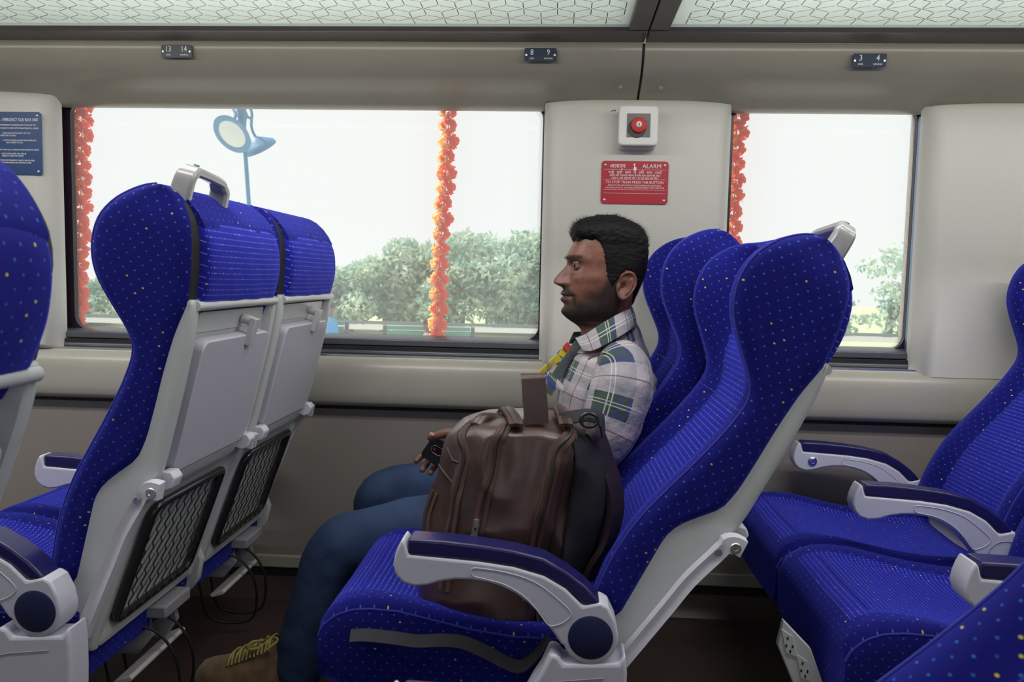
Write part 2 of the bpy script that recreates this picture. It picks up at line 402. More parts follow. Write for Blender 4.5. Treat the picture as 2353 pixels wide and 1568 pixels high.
def window(n, xa, xb, frit=True):
    e = empty('window_%d' % n, ((xa+xb)/2, WY, ZB)); struct(e)
    cx = (xa+xb)/2; h = (xb-xa)/2; zg0, zg1 = .055, 1.605-ZB; 
    inner = rrect(-h+.042, h-.018, zg0, 1.592-ZB, .045); outer = rrect(-h-.0, h+.0, 0, 1.70-ZB, .001)
    def ring(pts, y): return [(p[0], y, p[1]) for p in pts]
    b = MB(); b.loft([ring(outer, .075), ring(outer, .060), ring(inner, .060), ring(inner, .080)], cap=(False, False))
    b.build('surround', M['wseal'], e, smooth=30)
    # reveal lining
    b = MB(); b.box(-h-.002, -h+.012, .0, .07, 0, .85); b.box(h-.012, h+.002, .0, .07, 0, .85); b.build('reveal', M['wseal'], e, smooth=0)
    # sill: deep flat bar then two round ribs
    MB().prismx([(.078, .060), (.020, .052), (.012, .048), (.012, .030), (.022, .026), (.078, .026)], -h+.004, h-.004).build('sill_bar', M['wframe'], e, smooth=30, bevel=.002)
    for yy, zz, rr in ((.012, .0205, .0062), (.006, .0085, .0062)):
        MB().tube([(-h+.004, yy, zz), (h-.004, yy, zz)], rr, 12).build('sill_rib', M['wframe'], e, smooth=60)
    MB().box(-h+.004, h-.004, .004, .078, -.003, .026).build('sill_base', M['black'], e, smooth=0)
    MB().box(-h+.004, h-.004, -.024, .004, -.003, .0015).build('sill_highlight', mat('sill_highlight_silver', (.75, .78, .8), .25, .9), e, smooth=0)  # bright strip added to draw the highlight along the sill edge
    MB().box(-h+.006, h-.006, .082, .088, .03, 1.66-ZB).build('pane', M['pane'], e, smooth=0)
    if frit:
        db = MB(); pts = rrect(-h+.042, h-.018, zg0, 1.592-ZB, .045, 12); p3 = [Vector((p[0], 0, p[1])) for p in pts]; p3.append(p3[0]); L = 0
        for a, c in zip(p3, p3[1:]):
            d = c-a; ln = d.length
            if ln < 1e-6: continue
            t_ = -L % .0042
            nrm = Vector((-d.z, 0, d.x)).normalized()
            while t_ < ln:
                for row in range(4 if abs(d.z) > abs(d.x) else 2):
                    q = a+d*(t_/ln)+nrm*(.0015+.0036*row)+d/ln*(.0021*(row % 2)); s_ = .00135*(1-.18*row)
                    db.add([(q.x-s_, .0815, q.z), (q.x, .0815, q.z-s_), (q.x+s_, .0815, q.z), (q.x, .0815, q.z+s_)], [(0, 1, 2, 3)])
                t_ += .0042
            L += ln
        o = db.build('dotted_edge', M['dots'], e, smooth=0); o['kind'] = 'stuff'
    return e
window(1, *WINS[0], frit=False); window(2, *WINS[1]); window(3, *WINS[2]); window(4, *WINS[3], frit=False)
for k, (a, b_) in enumerate(NW):
    e = struct(empty('window_%d' % (k+5), ((a+b_)/2, -1.0, .82)))
    h = (b_-a)/2; MB().box(-h, h, -.08, -.075, 0, .78).build('pane', M['pane'], e, smooth=0)
# bright slatted edge between right pillar and glass is the anodised side bar
for x_, n_ in ((at(2118, 500, 2.46).x, 0),):
    MBb = MB().box(x_-.006, x_+.006, 2.44, 2.52, .80, 1.565); struct(MBb.build('trim_10', mat('side_bar_blue_grey', (.20, .28, .45), .35, .5), smooth=0, bevel=.002))

# ================================================================= SIGNS ON THE WALL
M['white'] = mat('lettering_white', (.80, .80, .82), .5)
M['plate'] = mat('seat_plate_blue', (.004, .020, .050), .55)
M['screw'] = mat('screw_head', (.70, .70, .68), .3, .6)
bn = Vector((0, math.sin(R(-20)), 0))
def seat_plate(px, py, a, w, label, shiny=False):
    c = at(px, py, 2.300); e = empty('seat_number_plate', c); e.rotation_euler = (R(4), 0, 0)
    tag(e, label, 'sign', 'seat number plates along the beam')
    MB().prism(rrect(-.046, .046, -.0185, .0185, .005, 4), -.0012, .0012).build('plate', mat('seat_plate_grey', (.05, .06, .07), .45, .3) if shiny else M['plate'], e, smooth=30, bevel=.0005)
    for s in (-1, 1):
        MB().lathe([(.0028, -.0030), (.0034, -.0022), (.0036, -.001), (.0036, .001)], 12, (s*.0405, 0, -.001)).build('screw', M['screw'], e)
    kw = dict(ux=(1, 0, 0), uz=(0, 0, 1))
    text(a, .0225, 'number', M['white'], e, (-.0245, -.0016, -.0005), sx=.85, **kw); text(w, .0225, 'number', M['white'], e, (.0225, -.0016, -.0005), sx=.85, **kw)
    text('aisle', .0078, 'lettering', M['white'], e, (-.0245, -.0016, -.0120), **kw); text('window', .0078, 'lettering', M['white'], e, (.0225, -.0016, -.0120), **kw)
seat_plate(406, 118, '13', '14', 'small dark grey seat number plate reading 13 and 14 above the wide window, at left', True)
seat_plate(1242, 126, '8', '9', 'small navy seat number plate reading 8 and 9, left of the beam joint')
seat_plate(1998, 139, '3', '4', 'small navy seat number plate reading 3 and 4, above the right window')
# alarm push button in white box
c = at(1466, 291, 2.36); e = empty('alarm_button_box', c); tag(e, 'white square box with red round alarm button behind a clear cover', 'alarm button')
h = .0575
MB().prism(rrect(-h, h, -h, h, .012, 6), -.018, .004).build('lid', M['lidw'] if 'lidw' in M else mat('alarm_box_white', (.70, .70, .68), .4), e, smooth=30, bevel=.005, bseg=3)
MB().prism(rrect(-h+.003, h-.003, -h-.006, h-.004, .010, 6), .005, .045).build('back_box', mat('alarm_back_white', (.55, .55, .53), .45), e, smooth=30, bevel=.003)
MB().box(-.034, .034, -.0192, -.0184, -.034, .034).build('window_recess', mat('alarm_recess', (.13, .12, .115), .4), e, smooth=0)
MB().lathe([(.0, -.0205), (.026, -.0205), (.027, -.0190), (.027, -.018)], 32, (-.005, 0, -.009)).build('button_collar', mat('collar_black', (.012, .012, .014), .4), e)
MB().lathe([(.0, -.030), (.018, -.030), (.0215, -.028), (.0225, -.025), (.0215, -.021), (.019, -.0195)], 36, (0, 0, 0)).build('red_button', mat('button_red', (.55, .03, .028), .55), e)
k_ = MB().lathe([(.0, -.0322), (.0080, -.0322), (.0088, -.0312), (.0088, -.029)], 24, (0, 0, .001)).build('key_lock', mat('lock_silver', (.55, .56, .55), .5, .3), e)
MB().box(-.0012, .0012, -.0328, -.0320, -.004, .004).build('key_slot', M['black'], k_, smooth=0)
# red alarm sign
c = at(1458, 420, 2.398); e = empty('alarm_sign', c); tag(e, 'red rectangular alarm notice with white Hindi and English lettering', 'sign')
MB().prism(rrect(-.0995, .0995, -.0635, .0635, .010, 6), -.0015, .0025).build('plate', mat('sign_red', (.42, .012, .030), .4), e, smooth=30, bevel=.0006)
for sx_ in (-1, 1):
    for sz in (-1, 1):
        MB().lathe([(.0022, -.0038), (.0034, -.003), (.0038, -.0015), (.0038, .001)], 12, (sx_*.0885, 0, sz*.0520)).build('screw', M['screw'], e)
kw = dict(ux=(1, 0, 0), uz=(0, 0, 1))
text('अलार्म', .0175, 'lettering', M['white'], e, (-.052, -.002, .043), **kw); text('ALARM', .0175, 'lettering', M['white'], e, (.050, -.002, .043), **kw)
text('गाड़ी   खड़ी   करने   के   लिए   बटन   दबाएँ', .0105, 'lettering', M['white'], e, (0, -.002, .0265), sx=.95, **kw)
text('उचित और पर्याप्त कारण के बिना बटन दबाने की सज़ा', .0082, 'lettering', M['white'], e, (0, -.002, .0180), sx=.93, **kw)
text('1000 रु. तक जुर्माना और / या एक साल तक कैद।', .0082, 'lettering', M['white'], e, (0, -.002, .0105), sx=.95, **kw)
text('TO STOP TRAIN PRESS THE BUTTON', .0112, 'lettering', M['white'], e, (0, -.002, -.0028), sx=.93, **kw)
text('PENALTY FOR USE WITHOUT REASONABLE AND SUFFICIENT', .0062, 'lettering', M['white'], e, (0, -.002, -.0105), sx=.93, **kw)
text('CAUSE FINE UPTO Rs. 1000 AND/OR IMPRISONMENT UPTO ONE YEAR', .0062, 'lettering', M['white'], e, (0, -.002, -.0175), sx=.90, **kw)
lb = MB()
for z in (.0385, .0090, -.0215, -.0320): lb.box(-.092, .092, -.0020, -.0014, z-.0003, z+.0003)
lb.build('ruled_lines', M['white'], e, smooth=0)
hb = MB().prism([(-.001+x_*.001, .045+z_*.001) for x_, z_ in ((-2, 8), (0, 8), (.5, 2), (5, 0), (6, -4), (4, -8), (4, -10), (-2, -10), (-3, -6), (-4, -2), (-2, -1))], -.0022, -.0014)
hb.lathe([(.0022, -.0021), (.0028, -.0021), (.0028, -.0015)], 16, (-.002, 0, .0535)); hb.build('pointing_hand_mark', M['white'], e, smooth=0)
dbm = MB()
for k in range(60):
    if random.random() < .75:
        for q in range(random.randint(1, 3)): dbm.box(-.088+k*.003, -.0872+k*.003, -.0021, -.0014, -.0245-.0022*q, -.0238-.0022*q)
dbm.build('raised_dots', mat('sign_red_dots', (.55, .03, .05), .4), e, smooth=0)
# blue talk-back instruction sign
xr = at(96, 330, 2.398); e = empty('instruction_sign', (xr.x-.10, 2.398, at(60, 330, 2.398).z)); tag(e, 'dark blue talk back instruction notice with white lettering on left pillar', 'sign')
MB().prism(rrect(-.10, .10, -.097, .097, .010, 6), -.0015, .0025).build('plate', mat('sign_blue', (.010, .05, .17), .4), e, smooth=30, bevel=.0006)
for sz in (-1, 1):
    MB().lathe([(.0022, -.0038), (.0034, -.003), (.0038, -.0015), (.0038, .001)], 12, (.0885, 0, sz*.0860)).build('screw', M['screw'], e)
kw['align'] = 'RIGHT'
for z, s_, tx, xo in ((.068, .0135, 'INSTRUCTIONS - EMERGENCY TALK BACK UNIT', .092), (.054, .0070, 'IN EMERGENCY PASSENGER HAS TO FOLLOW THE', .083), (.044, .0070, 'PROCEDURE TO SPEAK WITH TRAIN OPERATOR / DRIVER', .092), (.029, .0068, '1. PRESS PUSH BUTTON UNTIL "LED" STOP', .066), (.0215, .0068, 'GLOWING RED COLOUR.', .018), (.007, .0068, '2. WAIT FOR GREEN COLOUR WHICH INDICATES', .084), (.0, .0068, 'UNIT IS READY TO TALK', .040), (-.022, .0068, '3. SPEAK WHEN CALL IS TAKEN BY TRAIN OPERATOR / DRIVER', .092), (-.034, .0068, 'CALL IS OVER DOWN, CALL WILL BE', .050), (-.041, .0068, 'ENDED BY OPERATOR / DRIVER.', .042), (-.055, .0068, 'IF USED WITHOUT EMERGENCY, PENALTY WILL BE LEVIED', .078), (-.062, .0068, 'FOR USE WITHOUT REASONABLE AND SUFFICIENT CAUSE', .066)):
    text(tx, s_, 'lettering', M['white'], e, (xo, -.002, z), sx=.62 if s_ > .01 else .72, **kw)
kw.pop('align')
# small ink mark beside the alarm box
p = at(1409, 255, 2.4015)
tag(MB().tube(cr([(p.x-.006, 2.4015, p.z-.002), (p.x, 2.4012, p.z+.002), (p.x+.006, 2.4012, p.z+.002), (p.x+.0065, 2.4015, p.z-.001)], 4), .0009, 5).build('ink_mark', mat('ink_blue', (.01, .01, .12), .5)), 'tiny blue pen stroke on the pillar beside the alarm box', 'mark')
# ================================================================= SEATS
FRONT = smtab([(.0, -.035), (.03, -.040), (.077, -.048), (.108, -.052), (.145, -.054), (.196, -.052), (.239, -.046), (.293, -.034), (.343, -.022), (.401, -.010), (.443, -.003), (.492, .001), (.52, -.006), (.54, -.022), (.56, -.045), (.585, -.073), (.607, -.097), (.632, -.116), (.662, -.129), (.698, -.135), (.732, -.131), (.767, -.114), (.793, -.092), (.811, -.062), (.818, -.034)])
REAR = smtab([(.0, .02), (.169, .012), (.211, .010), (.242, .02), (.276, .045), (.308, .070), (.354, .076), (.418, .075), (.476, .073), (.521, .073), (.56, .074), (.60, .079), (.622, .083), (.687, .071), (.746, .055), (.782, .036), (.800, .018), (.811, .003), (.818, -.015)])
_F0, _R0 = FRONT, REAR
_c0 = (_F0(.772)+_R0(.772))/2; _h0 = (_R0(.772)-_F0(.772))/2
def FRONT(w): return _F0(w) if w < .772 else _c0-_h0*math.sqrt(max(0, 1-(w-.772)/.0465))
def REAR(w): return _R0(w) if w < .772 else _c0+_h0*math.sqrt(max(0, 1-(w-.772)/.0465))
def half_w(w): return .222*(1-.10*sm(.70, .83, w)**2-.05*sm(.05, 0, w))
def recess(w): return (.028+.070*sm(.52, .64, w))*(1-sm(.75, .812, w))*sm(-.02, .05, w)
TS = [0, .2, .4, .54, .60, .66, .72, .78, .84, .90, .945, .975, 1.0]
def back_ring(w):
    uf, ur, hw, rc = FRONT(w), REAR(w), half_w(w), recess(w)
    uc = min(uf+rc, ur-.012); fr = []
    rr = min(.020, (ur-uf)*.42)
    for t in TS:
        s = sm(.57, .80, t); u = uc+(uf-uc)*s
        if t > .88: u += rr*(1-math.sqrt(max(0, 1-((t-.88)/.12)**2)))
        fr.append((t*hw, u))
    side = [(hw, uf+rr+(ur-.012-uf-rr)*k/5) for k in (1, 2, 3, 4, 5)] if ur-.012 > uf+rr else [(hw, uf+rr)]*5
    rear = [(hw-.006, ur-.002), (hw-.014, ur), (hw*.8, ur+.002), (hw*.5, ur+.003), (hw*.2, ur+.003)]
    half = fr+side+rear
    ring = [(y, u) for y, u in half]+[(-y, u) for y, u in reversed(half) if y > 1e-9]
    return ring
NF = len(TS)
def make_backrest(seat, side, recline, handle=True, hy=.178, cover='rows'):
    """side: -1 when the aisle is towards -y, +1 when towards +y. w runs up the back, mesh z = w + .115"""
    ws = [0.0, .012, .03]+[.03+.74*k/44 for k in range(1, 45)]+[.778, .785, .792, .798, .803, .8075, .811, .8138, .816, .8175, .8183]
    rings = []; info = []
    for w in ws:
        r = back_ring(w)
        if w > .818 or w < .001:
            cu = sum(p[1] for p in r)/len(r); r = [(y*.96, cu+(u-cu)*.5) for y, u in r]
        rings.append([(u, y, w+.115) for y, u in r]); info.append(r)
    n = len(rings[0]); nh = NF+5+5
    def zone(j):
        jj = j if j < nh-1 else (2*nh-2-j-1 if j > nh-1 else None)
        if j >= nh: jj = (2*nh-1)-1-j
        if jj is None: jj = nh-1
        return 'rear' if (j >= NF+4 and j <= 2*nh-2-NF-4) else ('center' if (jj < 4 or j >= n-4) else 'side')
    def kind(j):
        if j < 4 or j >= n-4: return 'center'
        if j < NF-3 or j >= n-(NF-3): return 'bolster'
        if NF+5 <= j < n-(NF+5)+0: return 'rear'
        return 'side'
    kinds = [kind(j) for j in range(n)]
    def mif(i, j):
        k = kinds[j]
        if k == 'center' and ws[i] < .795: return 1
        if k == 'rear' and ws[i] > .60 and ws[i] < .795: return 2
        return 0
    arcs = []
    for r in info:
        a = [0.]
        for q0, q1 in zip(r[:NF], r[1:NF]): a.append(a[-1]+math.hypot(q1[0]-q0[0], q1[1]-q0[1]))
        arcs.append(a)
    def A(i, j): return arcs[i][j] if j < NF else -arcs[i][min(NF-1, max(0, n-j))]
    def uvf(i, j):
        k = (j+1) % n; r0, r1 = info[i], info[i+1]
        q = [(r0[j], ws[i]), (r0[k], ws[i]), (r1[k], ws[i+1]), (r1[j], ws[i+1])]
        if kinds[j] in ('center', 'bolster'): return [(A(i, j)+.3, ws[i]+.3), (A(i, j+1)+.3, ws[i]+.3), (A(i+1, j+1)+.3, ws[i+1]+.3), (A(i+1, j)+.3, ws[i+1]+.3)]
        if kinds[j] in ('center', 'bolster', 'rear'): return [(p[0]+.3, w+.3) for p, w in q]
        return [(p[1]+.3, w+.3) for p, w in q]
    b = MB(); b.loft(rings, 0, (True, True), True, uvf, mif)
    back = b.build('backrest', [M['side'], M['rows'], M['under']], seat, smooth=70)
    back.location = (-.034, 0, .305); back.rotation_euler = (0, recline, 0)
    # piping along the wing edges and the centre insert
    for s in (-1, 1):
        path = [(back_ring(w)[10][1]-.0004, s*back_ring(w)[10][0], w+.1155) for w in [.05+.72*k/60 for k in range(61)]+[.778, .785, .792, .798, .803, .8075, .811, .8138, .816]]
        MB().tube(path, .0024, 6).build('piping', M['piping'], back, smooth=80)
        path = [(FRONT(w)+recess(w)*(1-sm(.57, .80, .585))-.0005, s*half_w(w)*.585, w+.115) for w in [.05+.73*k/50 for k in range(51)]]
        MB().tube(path, .0016, 5).build('insert_seam', M['piping'], back, smooth=80)
    for w in (.475, .165):
        path = [(min(FRONT(w)+recess(w)*(1-sm(.57, .80, t)), 9)-.0004, t*half_w(w)*sg, w+.115) for sg, t in [(-1, .9), (-1, .8), (-1, .7), (-1, .6), (-1, .3), (1, 0), (1, .3), (1, .6), (1, .7), (1, .8), (1, .9)]]
        if w > .4: MB().tube(path, .0014, 5).build('cross_seam', M['piping'], back, smooth=80)
    # headrest rear cover, stands proud of the black lining
    cr_ = []; inf = []
    hwc = .188
    cws = [.622+.150*k/16 for k in range(17)]+[.778, .782]
    for k, w in enumerate(cws):
        edge = 0.006*(1-sm(0, .008, w-.622))+.008*sm(.768, .782, w)
        hh = hwc-.004*sm(.75, .78, w); ro = REAR(w)+.013-edge+.010*math.sin(PI*(w-.622)/.16)
        pts = [(-hh, REAR(w)-.004), (-hh, ro-.007), (-hh+.003, ro-.002), (-hh+.010, ro)]+[(-hh+.010+(2*hh-.02)*q/10, ro+.004*math.sin(PI*q/10)+.0012*math.sin(q*2.1+w*60)) for q in range(1, 10)]+[(hh-.010, ro), (hh-.003, ro-.002), (hh, ro-.007), (hh, REAR(w)-.004)]
        cr_.append([(u, y, w+.115) for y, u in pts]); inf.append([(y+.3, w) for y, u in pts])
    m_ = len(cr_[0])
    MB().loft(cr_, 0, (True, True), True, lambda i, j: [inf[i][j], inf[i][(j+1) % m_], inf[i+1][(j+1) % m_], inf[i+1][j]]).build('headrest_cover', M[cover], back, smooth=60)
    # fold of moquette over the top of the cover
    fold = []
    for y in [-.187+.374*k/20 for k in range(21)]:
        wob = .0022*math.sin(y*31)+.0015*math.sin(y*83+1)
        fold.append([(REAR(.765)+.013+wob*.5, y, .765+.115), (REAR(.77)+.0155+wob*.5, y, .770+.115), (REAR(.785)+.011+wob*.3, y, .787+.115), (REAR(.80)+.005, y, .803+.115), (REAR(.812)-.002, y, .815+.115), (REAR(.80)-.008, y, .80+.115), (REAR(.775)-.004, y, .775+.115)])
    MB().loft(fold).build('cover_fold', M['side'], back, smooth=60)
    # shell
    BW = smtab([(-.09, .035), (-.06, .012), (.0, .006), (.109, .004), (.169, .001), (.211, -.001), (.242, .009), (.276, .034), (.308, .060), (.354, .066), (.476, .063), (.552, .061), (.60, .066), (.628, .078)])
    SR = smtab([(-.09, .082), (.05, .088), (.15, .094), (.20, .100), (.26, .113), (.32, .116), (.48, .110), (.56, .104), (.60, .098), (.622, .094), (.628, .088)])
    rr = []
    for w in [-.092, -.088]+[-.08+.70*k/40 for k in range(41)]+[.625, .630]:
        f, g = BW(w), SR(w); e0 = .004 if (w < -.09 or w > .627) else 0; H = .216-e0
        lip = .022*sm(.265, .29, w)*(1-sm(.600, .612, w))+.010*sm(-.07, -.04, w)*(1-sm(.225, .25, w))
        half = [(-H, f), (-H-.0, (f+g)/2), (-H, g-.010), (-H+.003, g-.003), (-H+.010, g), (-H+.020, g), (-H+.025, g-.003), (-H+.029, g-lip), (-H*.5, g-lip), (0, g-lip)]
        ring = half+[(-y, u) for y, u in reversed(half[:-1])]
        rr.append([(u+(.0 if k not in (0, len(ring)-1) else 0), y, w+.115) for k, (y, u) in enumerate(ring)])
    MB().loft(rr).build('shell', M['shell'], back, smooth=45)
    # rounded top bar of shell
    MB().tube([(.092, -.205, .735), (.094, 0, .737), (.092, .205, .735)], .0095, 12).build('shell_top_bar', M['shell'], back, smooth=60)
    # tray table folded against the shell
    tr_ = MB(); pts = rrect(-.170, .170, .283, .553, .022, 5)
    f0 = [(SR(z)-.018, y, z+.115) for y, z in pts]; f1 = [(SR(z)+.008, y, z+.115) for y, z in pts]
    tr_.loft([f0, f1]); tr_.build('tray_table', M['tray'], back, smooth=30, bevel=.003)
    # latch
    lt = MB().lathe([(.0, .0), (.011, .0), (.011, .022), (.009, .024), (.0, .024)], 18, (SR(.585)-.012, .045, .583+.115), 'x')
    lt.box(SR(.56)+.006, SR(.56)+.020, .032, .056, .530+.115, .592+.115)
    lt.build('tray_latch', M['latch'], back, smooth=30, bevel=.003)
    # recessed plate behind latch
    MB().prismx(rrect(-.165, .165, .562+.115, .604+.115, .010, 4), SR(.58)-.024, SR(.58)-.016).build('latch_recess', M['shell'], back, smooth=30)
    for s in (-1, 1):
        # hinge knob at the lower corner of the tray
        zc = .277+.115; uc = SR(.277)
        hx = MB(); pr = [(uc-.006, zc-.018), (uc+.014, zc-.020), (uc+.026, zc-.010), (uc+.028, zc+.012), (uc+.016, zc+.022), (uc-.004, zc+.016)]
        hx.prism(pr, s*.184-.017, s*.184+.017); hx.build('tray_hinge', M['hinge'], back, smooth=20, bevel=.003)
        # curved arm from hinge down to the seat pivot
        ctr = cr([(uc+.020, 0, .268+.115), (uc-.004, 0, .262+.115), (.098, 0, .222+.115), (.085, 0, .165+.115), (.078, 0, .10+.115), (.069, 0, .02+.115), (.060, 0, -.06+.115)], 6)
        rs = []
        for i, p in enumerate(ctr):
            d = (ctr[min(i+1, len(ctr)-1)]-ctr[max(i-1, 0)]).normalized(); nrm = Vector((d.z, 0, -d.x)); hwid = .0175 if i < 8 else .0125
            c_ = p; y0, y1 = (s*.2165, s*.238)
            rs.append([c_+nrm*hwid+Vector((0, y0, 0)), c_+nrm*hwid*.9+Vector((0, y1, 0)), c_+nrm*.2*hwid+Vector((0, y1-s*.003*(i > 8), 0)), c_-nrm*.2*hwid+Vector((0, y1-s*.003*(i > 8), 0)), c_-nrm*hwid*.9+Vector((0, y1, 0)), c_-nrm*hwid+Vector((0, y0, 0))])
        MB().loft(rs).build('tray_arm', M['hinge'], back, smooth=35, bevel=.0025)
        for (uu, zz, r_) in ((uc+.006, .262+.115, .0105), (uc-.016, .240+.115, .0070)):
            bb = MB(); y0 = s*.238
            bb.lathe([(0, y0+s*.0005), (r_*.30, y0+s*.0005), (r_*.40, y0+s*.0022), (r_*.9, y0+s*.0022), (r_, y0+s*.001), (r_, y0-s*.002)], 20, (uu, 0, zz))
            bb.build('bolt', M['steel'], back, smooth=40)
    # net pocket
    zz0, zz1 = -.052, .205
    fr_ = [(SR(z)+.001, y, z+.115) for y, z in rrect(-.158, .158, zz0, zz1, .022, 4)]
    MB().tube(fr_, .0095, 10, closed=True).build('pocket_frame', M['blackm'], back, smooth=80)
    nb = MB(); K = 9
    for k in range(K):
        y = -.135+.27*k/(K-1)
        path = [(SR(.1)+.004+.002*math.sin(i*PI), y+(.0065 if i % 2 else -.0065), zz0+.006+(zz1-zz0-.012)*i/16+.115) for i in range(17)]
        nb.tube(path, .0017, 5)
        if k < K-1:
            for i in range(0, 16):
                a_ = path[i]; q = (a_[0]-.002, a_[1]+.27/(K-1), a_[2]+.022)
                if q[2] < zz1+.105: nb.tube([a_, q], .0006, 4)
    o = nb.build('pocket_net', M['net'], back, smooth=80); o['kind'] = 'stuff'
    if handle:
        hb = MB(); y0 = side*hy
        P = [(y0, .785), (y0, .838), (y0-side*.012, .855), (y0-side*.03, .859), (y0-side*.125, .852), (y0-side*.145, .842), (y0-side*.158, .83), (y0-side*.162, .79)]
        P = [(0, a, b_) for a, b_ in P]; Pc = cr(P, 5); rs = []
        for i, p in enumerate(Pc):
            d = (Pc[min(i+1, len(Pc)-1)]-Pc[max(i-1, 0)]).normalized(); nrm = Vector((0, d.z, -d.y)); k_ = abs(i/(len(Pc)-1)-.5)*2
            wu = .020*(.8+.25*k_); th = .0085+.003*k_; u0 = -.006
            rs.append([Vector((u0+a*wu, 0, .115))+p+nrm*(b_*th) for a, b_ in ((-1, -.5), (-1, .5), (-.75, 1), (.75, 1), (1, .5), (1, -.5), (.75, -1), (-.75, -1))])
        hb.loft(rs); ho = hb.build('grab_handle', M['handle'], back, smooth=50, bevel=.002)
        MB().lathe([(.0, .0), (.0055, .0), (.0055, .004)], 14, (-.006, y0-side*.03, .8685+.115), 'z').build('handle_screw', M['grey'], back)
    return back
def make_cushion(seat):
    rings = []; N = 26; inf = []
    xs = [-.512, -.5105, -.506, -.498, -.486, -.470, -.445, -.41, -.36, -.30, -.22, -.14, -.06, .0, .03]
    for x in xs:
        hw = .222; fr = sm(-.512, -.43, x)
        zt0 = .432-.062*(1-math.sqrt(max(0, 1-(1-min(1, (x+.512)/.075))**2)))-.050*sm(-.46, -.12, x)
        zb0 = .245+.03*(1-sm(-.512, -.44, x)); ring = []; iv = []
        arc = 0
        for k in range(N+1):
            t = -1+2*k/N; y = hw*math.copysign(abs(t)**.8, t)
            bol = .016*sm(.55, .80, abs(t))*sm(-.50, -.35, x); edge = .020*(1-math.sqrt(max(0, 1-max(0, (abs(t)-.90)/.10)**2)))
            puff = .008*math.cos(t*PI/2)*(1-sm(-.45, -.30, x))
            ring.append((x, y, zt0+bol-edge+puff-.010*(1-abs(t)))); 
        for y, z in ((hw+.001, zt0-.05), (hw, zb0+.03), (hw-.015, zb0), (0, zb0-.005), (-hw+.015, zb0), (-hw, zb0+.03), (-hw-.001, zt0-.05)): ring.append((x, y, z))
        rings.append(ring)
    n = len(rings[0]); arcx = [0.0]
    for i in range(1, len(xs)): arcx.append(arcx[-1]+math.dist(rings[i][N//2], rings[i-1][N//2]))
    def uvf(i, j):
        k = (j+1) % n; q = [(i, j), (i, k), (i+1, k), (i+1, j)]
        if j < N: return [(rings[a][b][1]+.5, arcx[a]+.5) for a, b in q]
        return [(rings[a][b][0]+.8, rings[a][b][2]) for a, b in q]
    c = MB().loft(rings, 0, (True, True), True, uvf, lambda i, j: 1 if (4 <= j < N-4 and i > 3) else 0).build('cushion', [M['side'], M['rows']], seat, smooth=60)
    for s in (0, N):
        MB().tube([(r[s][0], r[s][1]*.99, r[s][2]+.0005) for r in rings[1:]], .0028, 6).build('piping', M['piping'], c, smooth=80)
    MB().tube([(rings[6][j][0], rings[6][j][1], rings[6][j][2]+.0003) for j in range(5, N-4)], .0014, 5).build('cross_seam', M['piping'], c, smooth=80)
    return c
ARM = [(-.349, .135), (-.352, .118), (-.347, .100), (-.334, .086), (-.314, .080), (-.290, .083), (-.267, .091), (-.240, .096), (-.214, .097), (-.185, .094), (-.160, .087), (-.135, .076), (-.113, .061), (-.097, .046), (-.082, .028), (-.066, .008), (-.052, -.012)]
ARM += [(.049*math.cos(a), .001+.049*math.sin(a)) for a in [R(d) for d in range(200, 381, 12)]]
ARM += [(.044, .03), (.030, .058), (.016, .066), (-.015, .058), (-.046, .088), (-.084, .109), (-.138, .123), (-.199, .130), (-.324, .137), (-.330, .158), (-.336, .166), (-.344, .150)]
PAD = [(-.3255, .1365), (-.3265, .1655), (-.262, .164), (-.199, .159), (-.14, .152), (-.085, .140), (-.045, .118), (-.012, .094), (.004, .078), (.016, .063), (-.010, .058), (-.046, .089), (-.084, .1095), (-.138, .1235), (-.199, .1305)]
def make_arm(seat, y, half=.027, disc=0, button=False, ring=True):
    a = MB().prism([(x, z+.42) for x, z in ARM], y-half, y+half).build('armrest', M['arm'], seat, smooth=30, bevel=.005, bseg=3)
    pts = [(x, z+.42) for x, z in PAD]; MB().prism(pts, y-half*.93, y+half*.93).build('armrest_pad', M['pad'], a, smooth=30, bevel=.005, bseg=3)
    # embossed outline panel
    em = [(-.205, .119), (-.15, .113), (-.10, .098), (-.06, .070), (-.035, .045), (-.045, .030), (-.06, .022), (-.075, .022), (-.095, .048), (-.12, .073), (-.155, .092), (-.195, .101), (-.208, .104), (-.212, .112)]
    for s in (-1, 1):
        MB().tube(cr([(x, y+s*half, z+.42) for x, z in em], 3, True), .0012, 5, closed=True).build('embossed_line', M['arm'], a, smooth=80)
        if s == disc:
            MB().lathe([(0, y+s*(half+.0022)), (.036, y+s*(half+.0022)), (.0395, y+s*(half+.0005)), (.0395, y+s*(half-.004))], 48, (0, 0, .422)).build('pivot_cap', M['cap'], a, smooth=40)
        elif ring:
            MB().tube([(.040*math.cos(t), y+s*half, .422+.040*math.sin(t)) for t in [2*PI*k/32 for k in range(32)]], .0014, 6, closed=True).build('pivot_ring', M['grey'], a, smooth=80)
    if button:
        for s in (-1,):
            MB().lathe([(0, y+s*(half+.002)), (.006, y+s*(half+.002)), (.0065, y+s*(half+.006)), (.0085, y+s*(half+.005)), (.0125, y+s*(half+.0035)), (.014, y+s*(half+.001)), (.014, y+s*(half-.003))], 28, (-.296, 0, .530)).build('recline_button', mat('button_chrome', (.8, .82, .85), .12, 1.) if 'chrome' not in M else M['chrome'], a, smooth=40)
    return a
M['chrome'] = mat('button_chrome', (.8, .82, .85), .12, 1.)
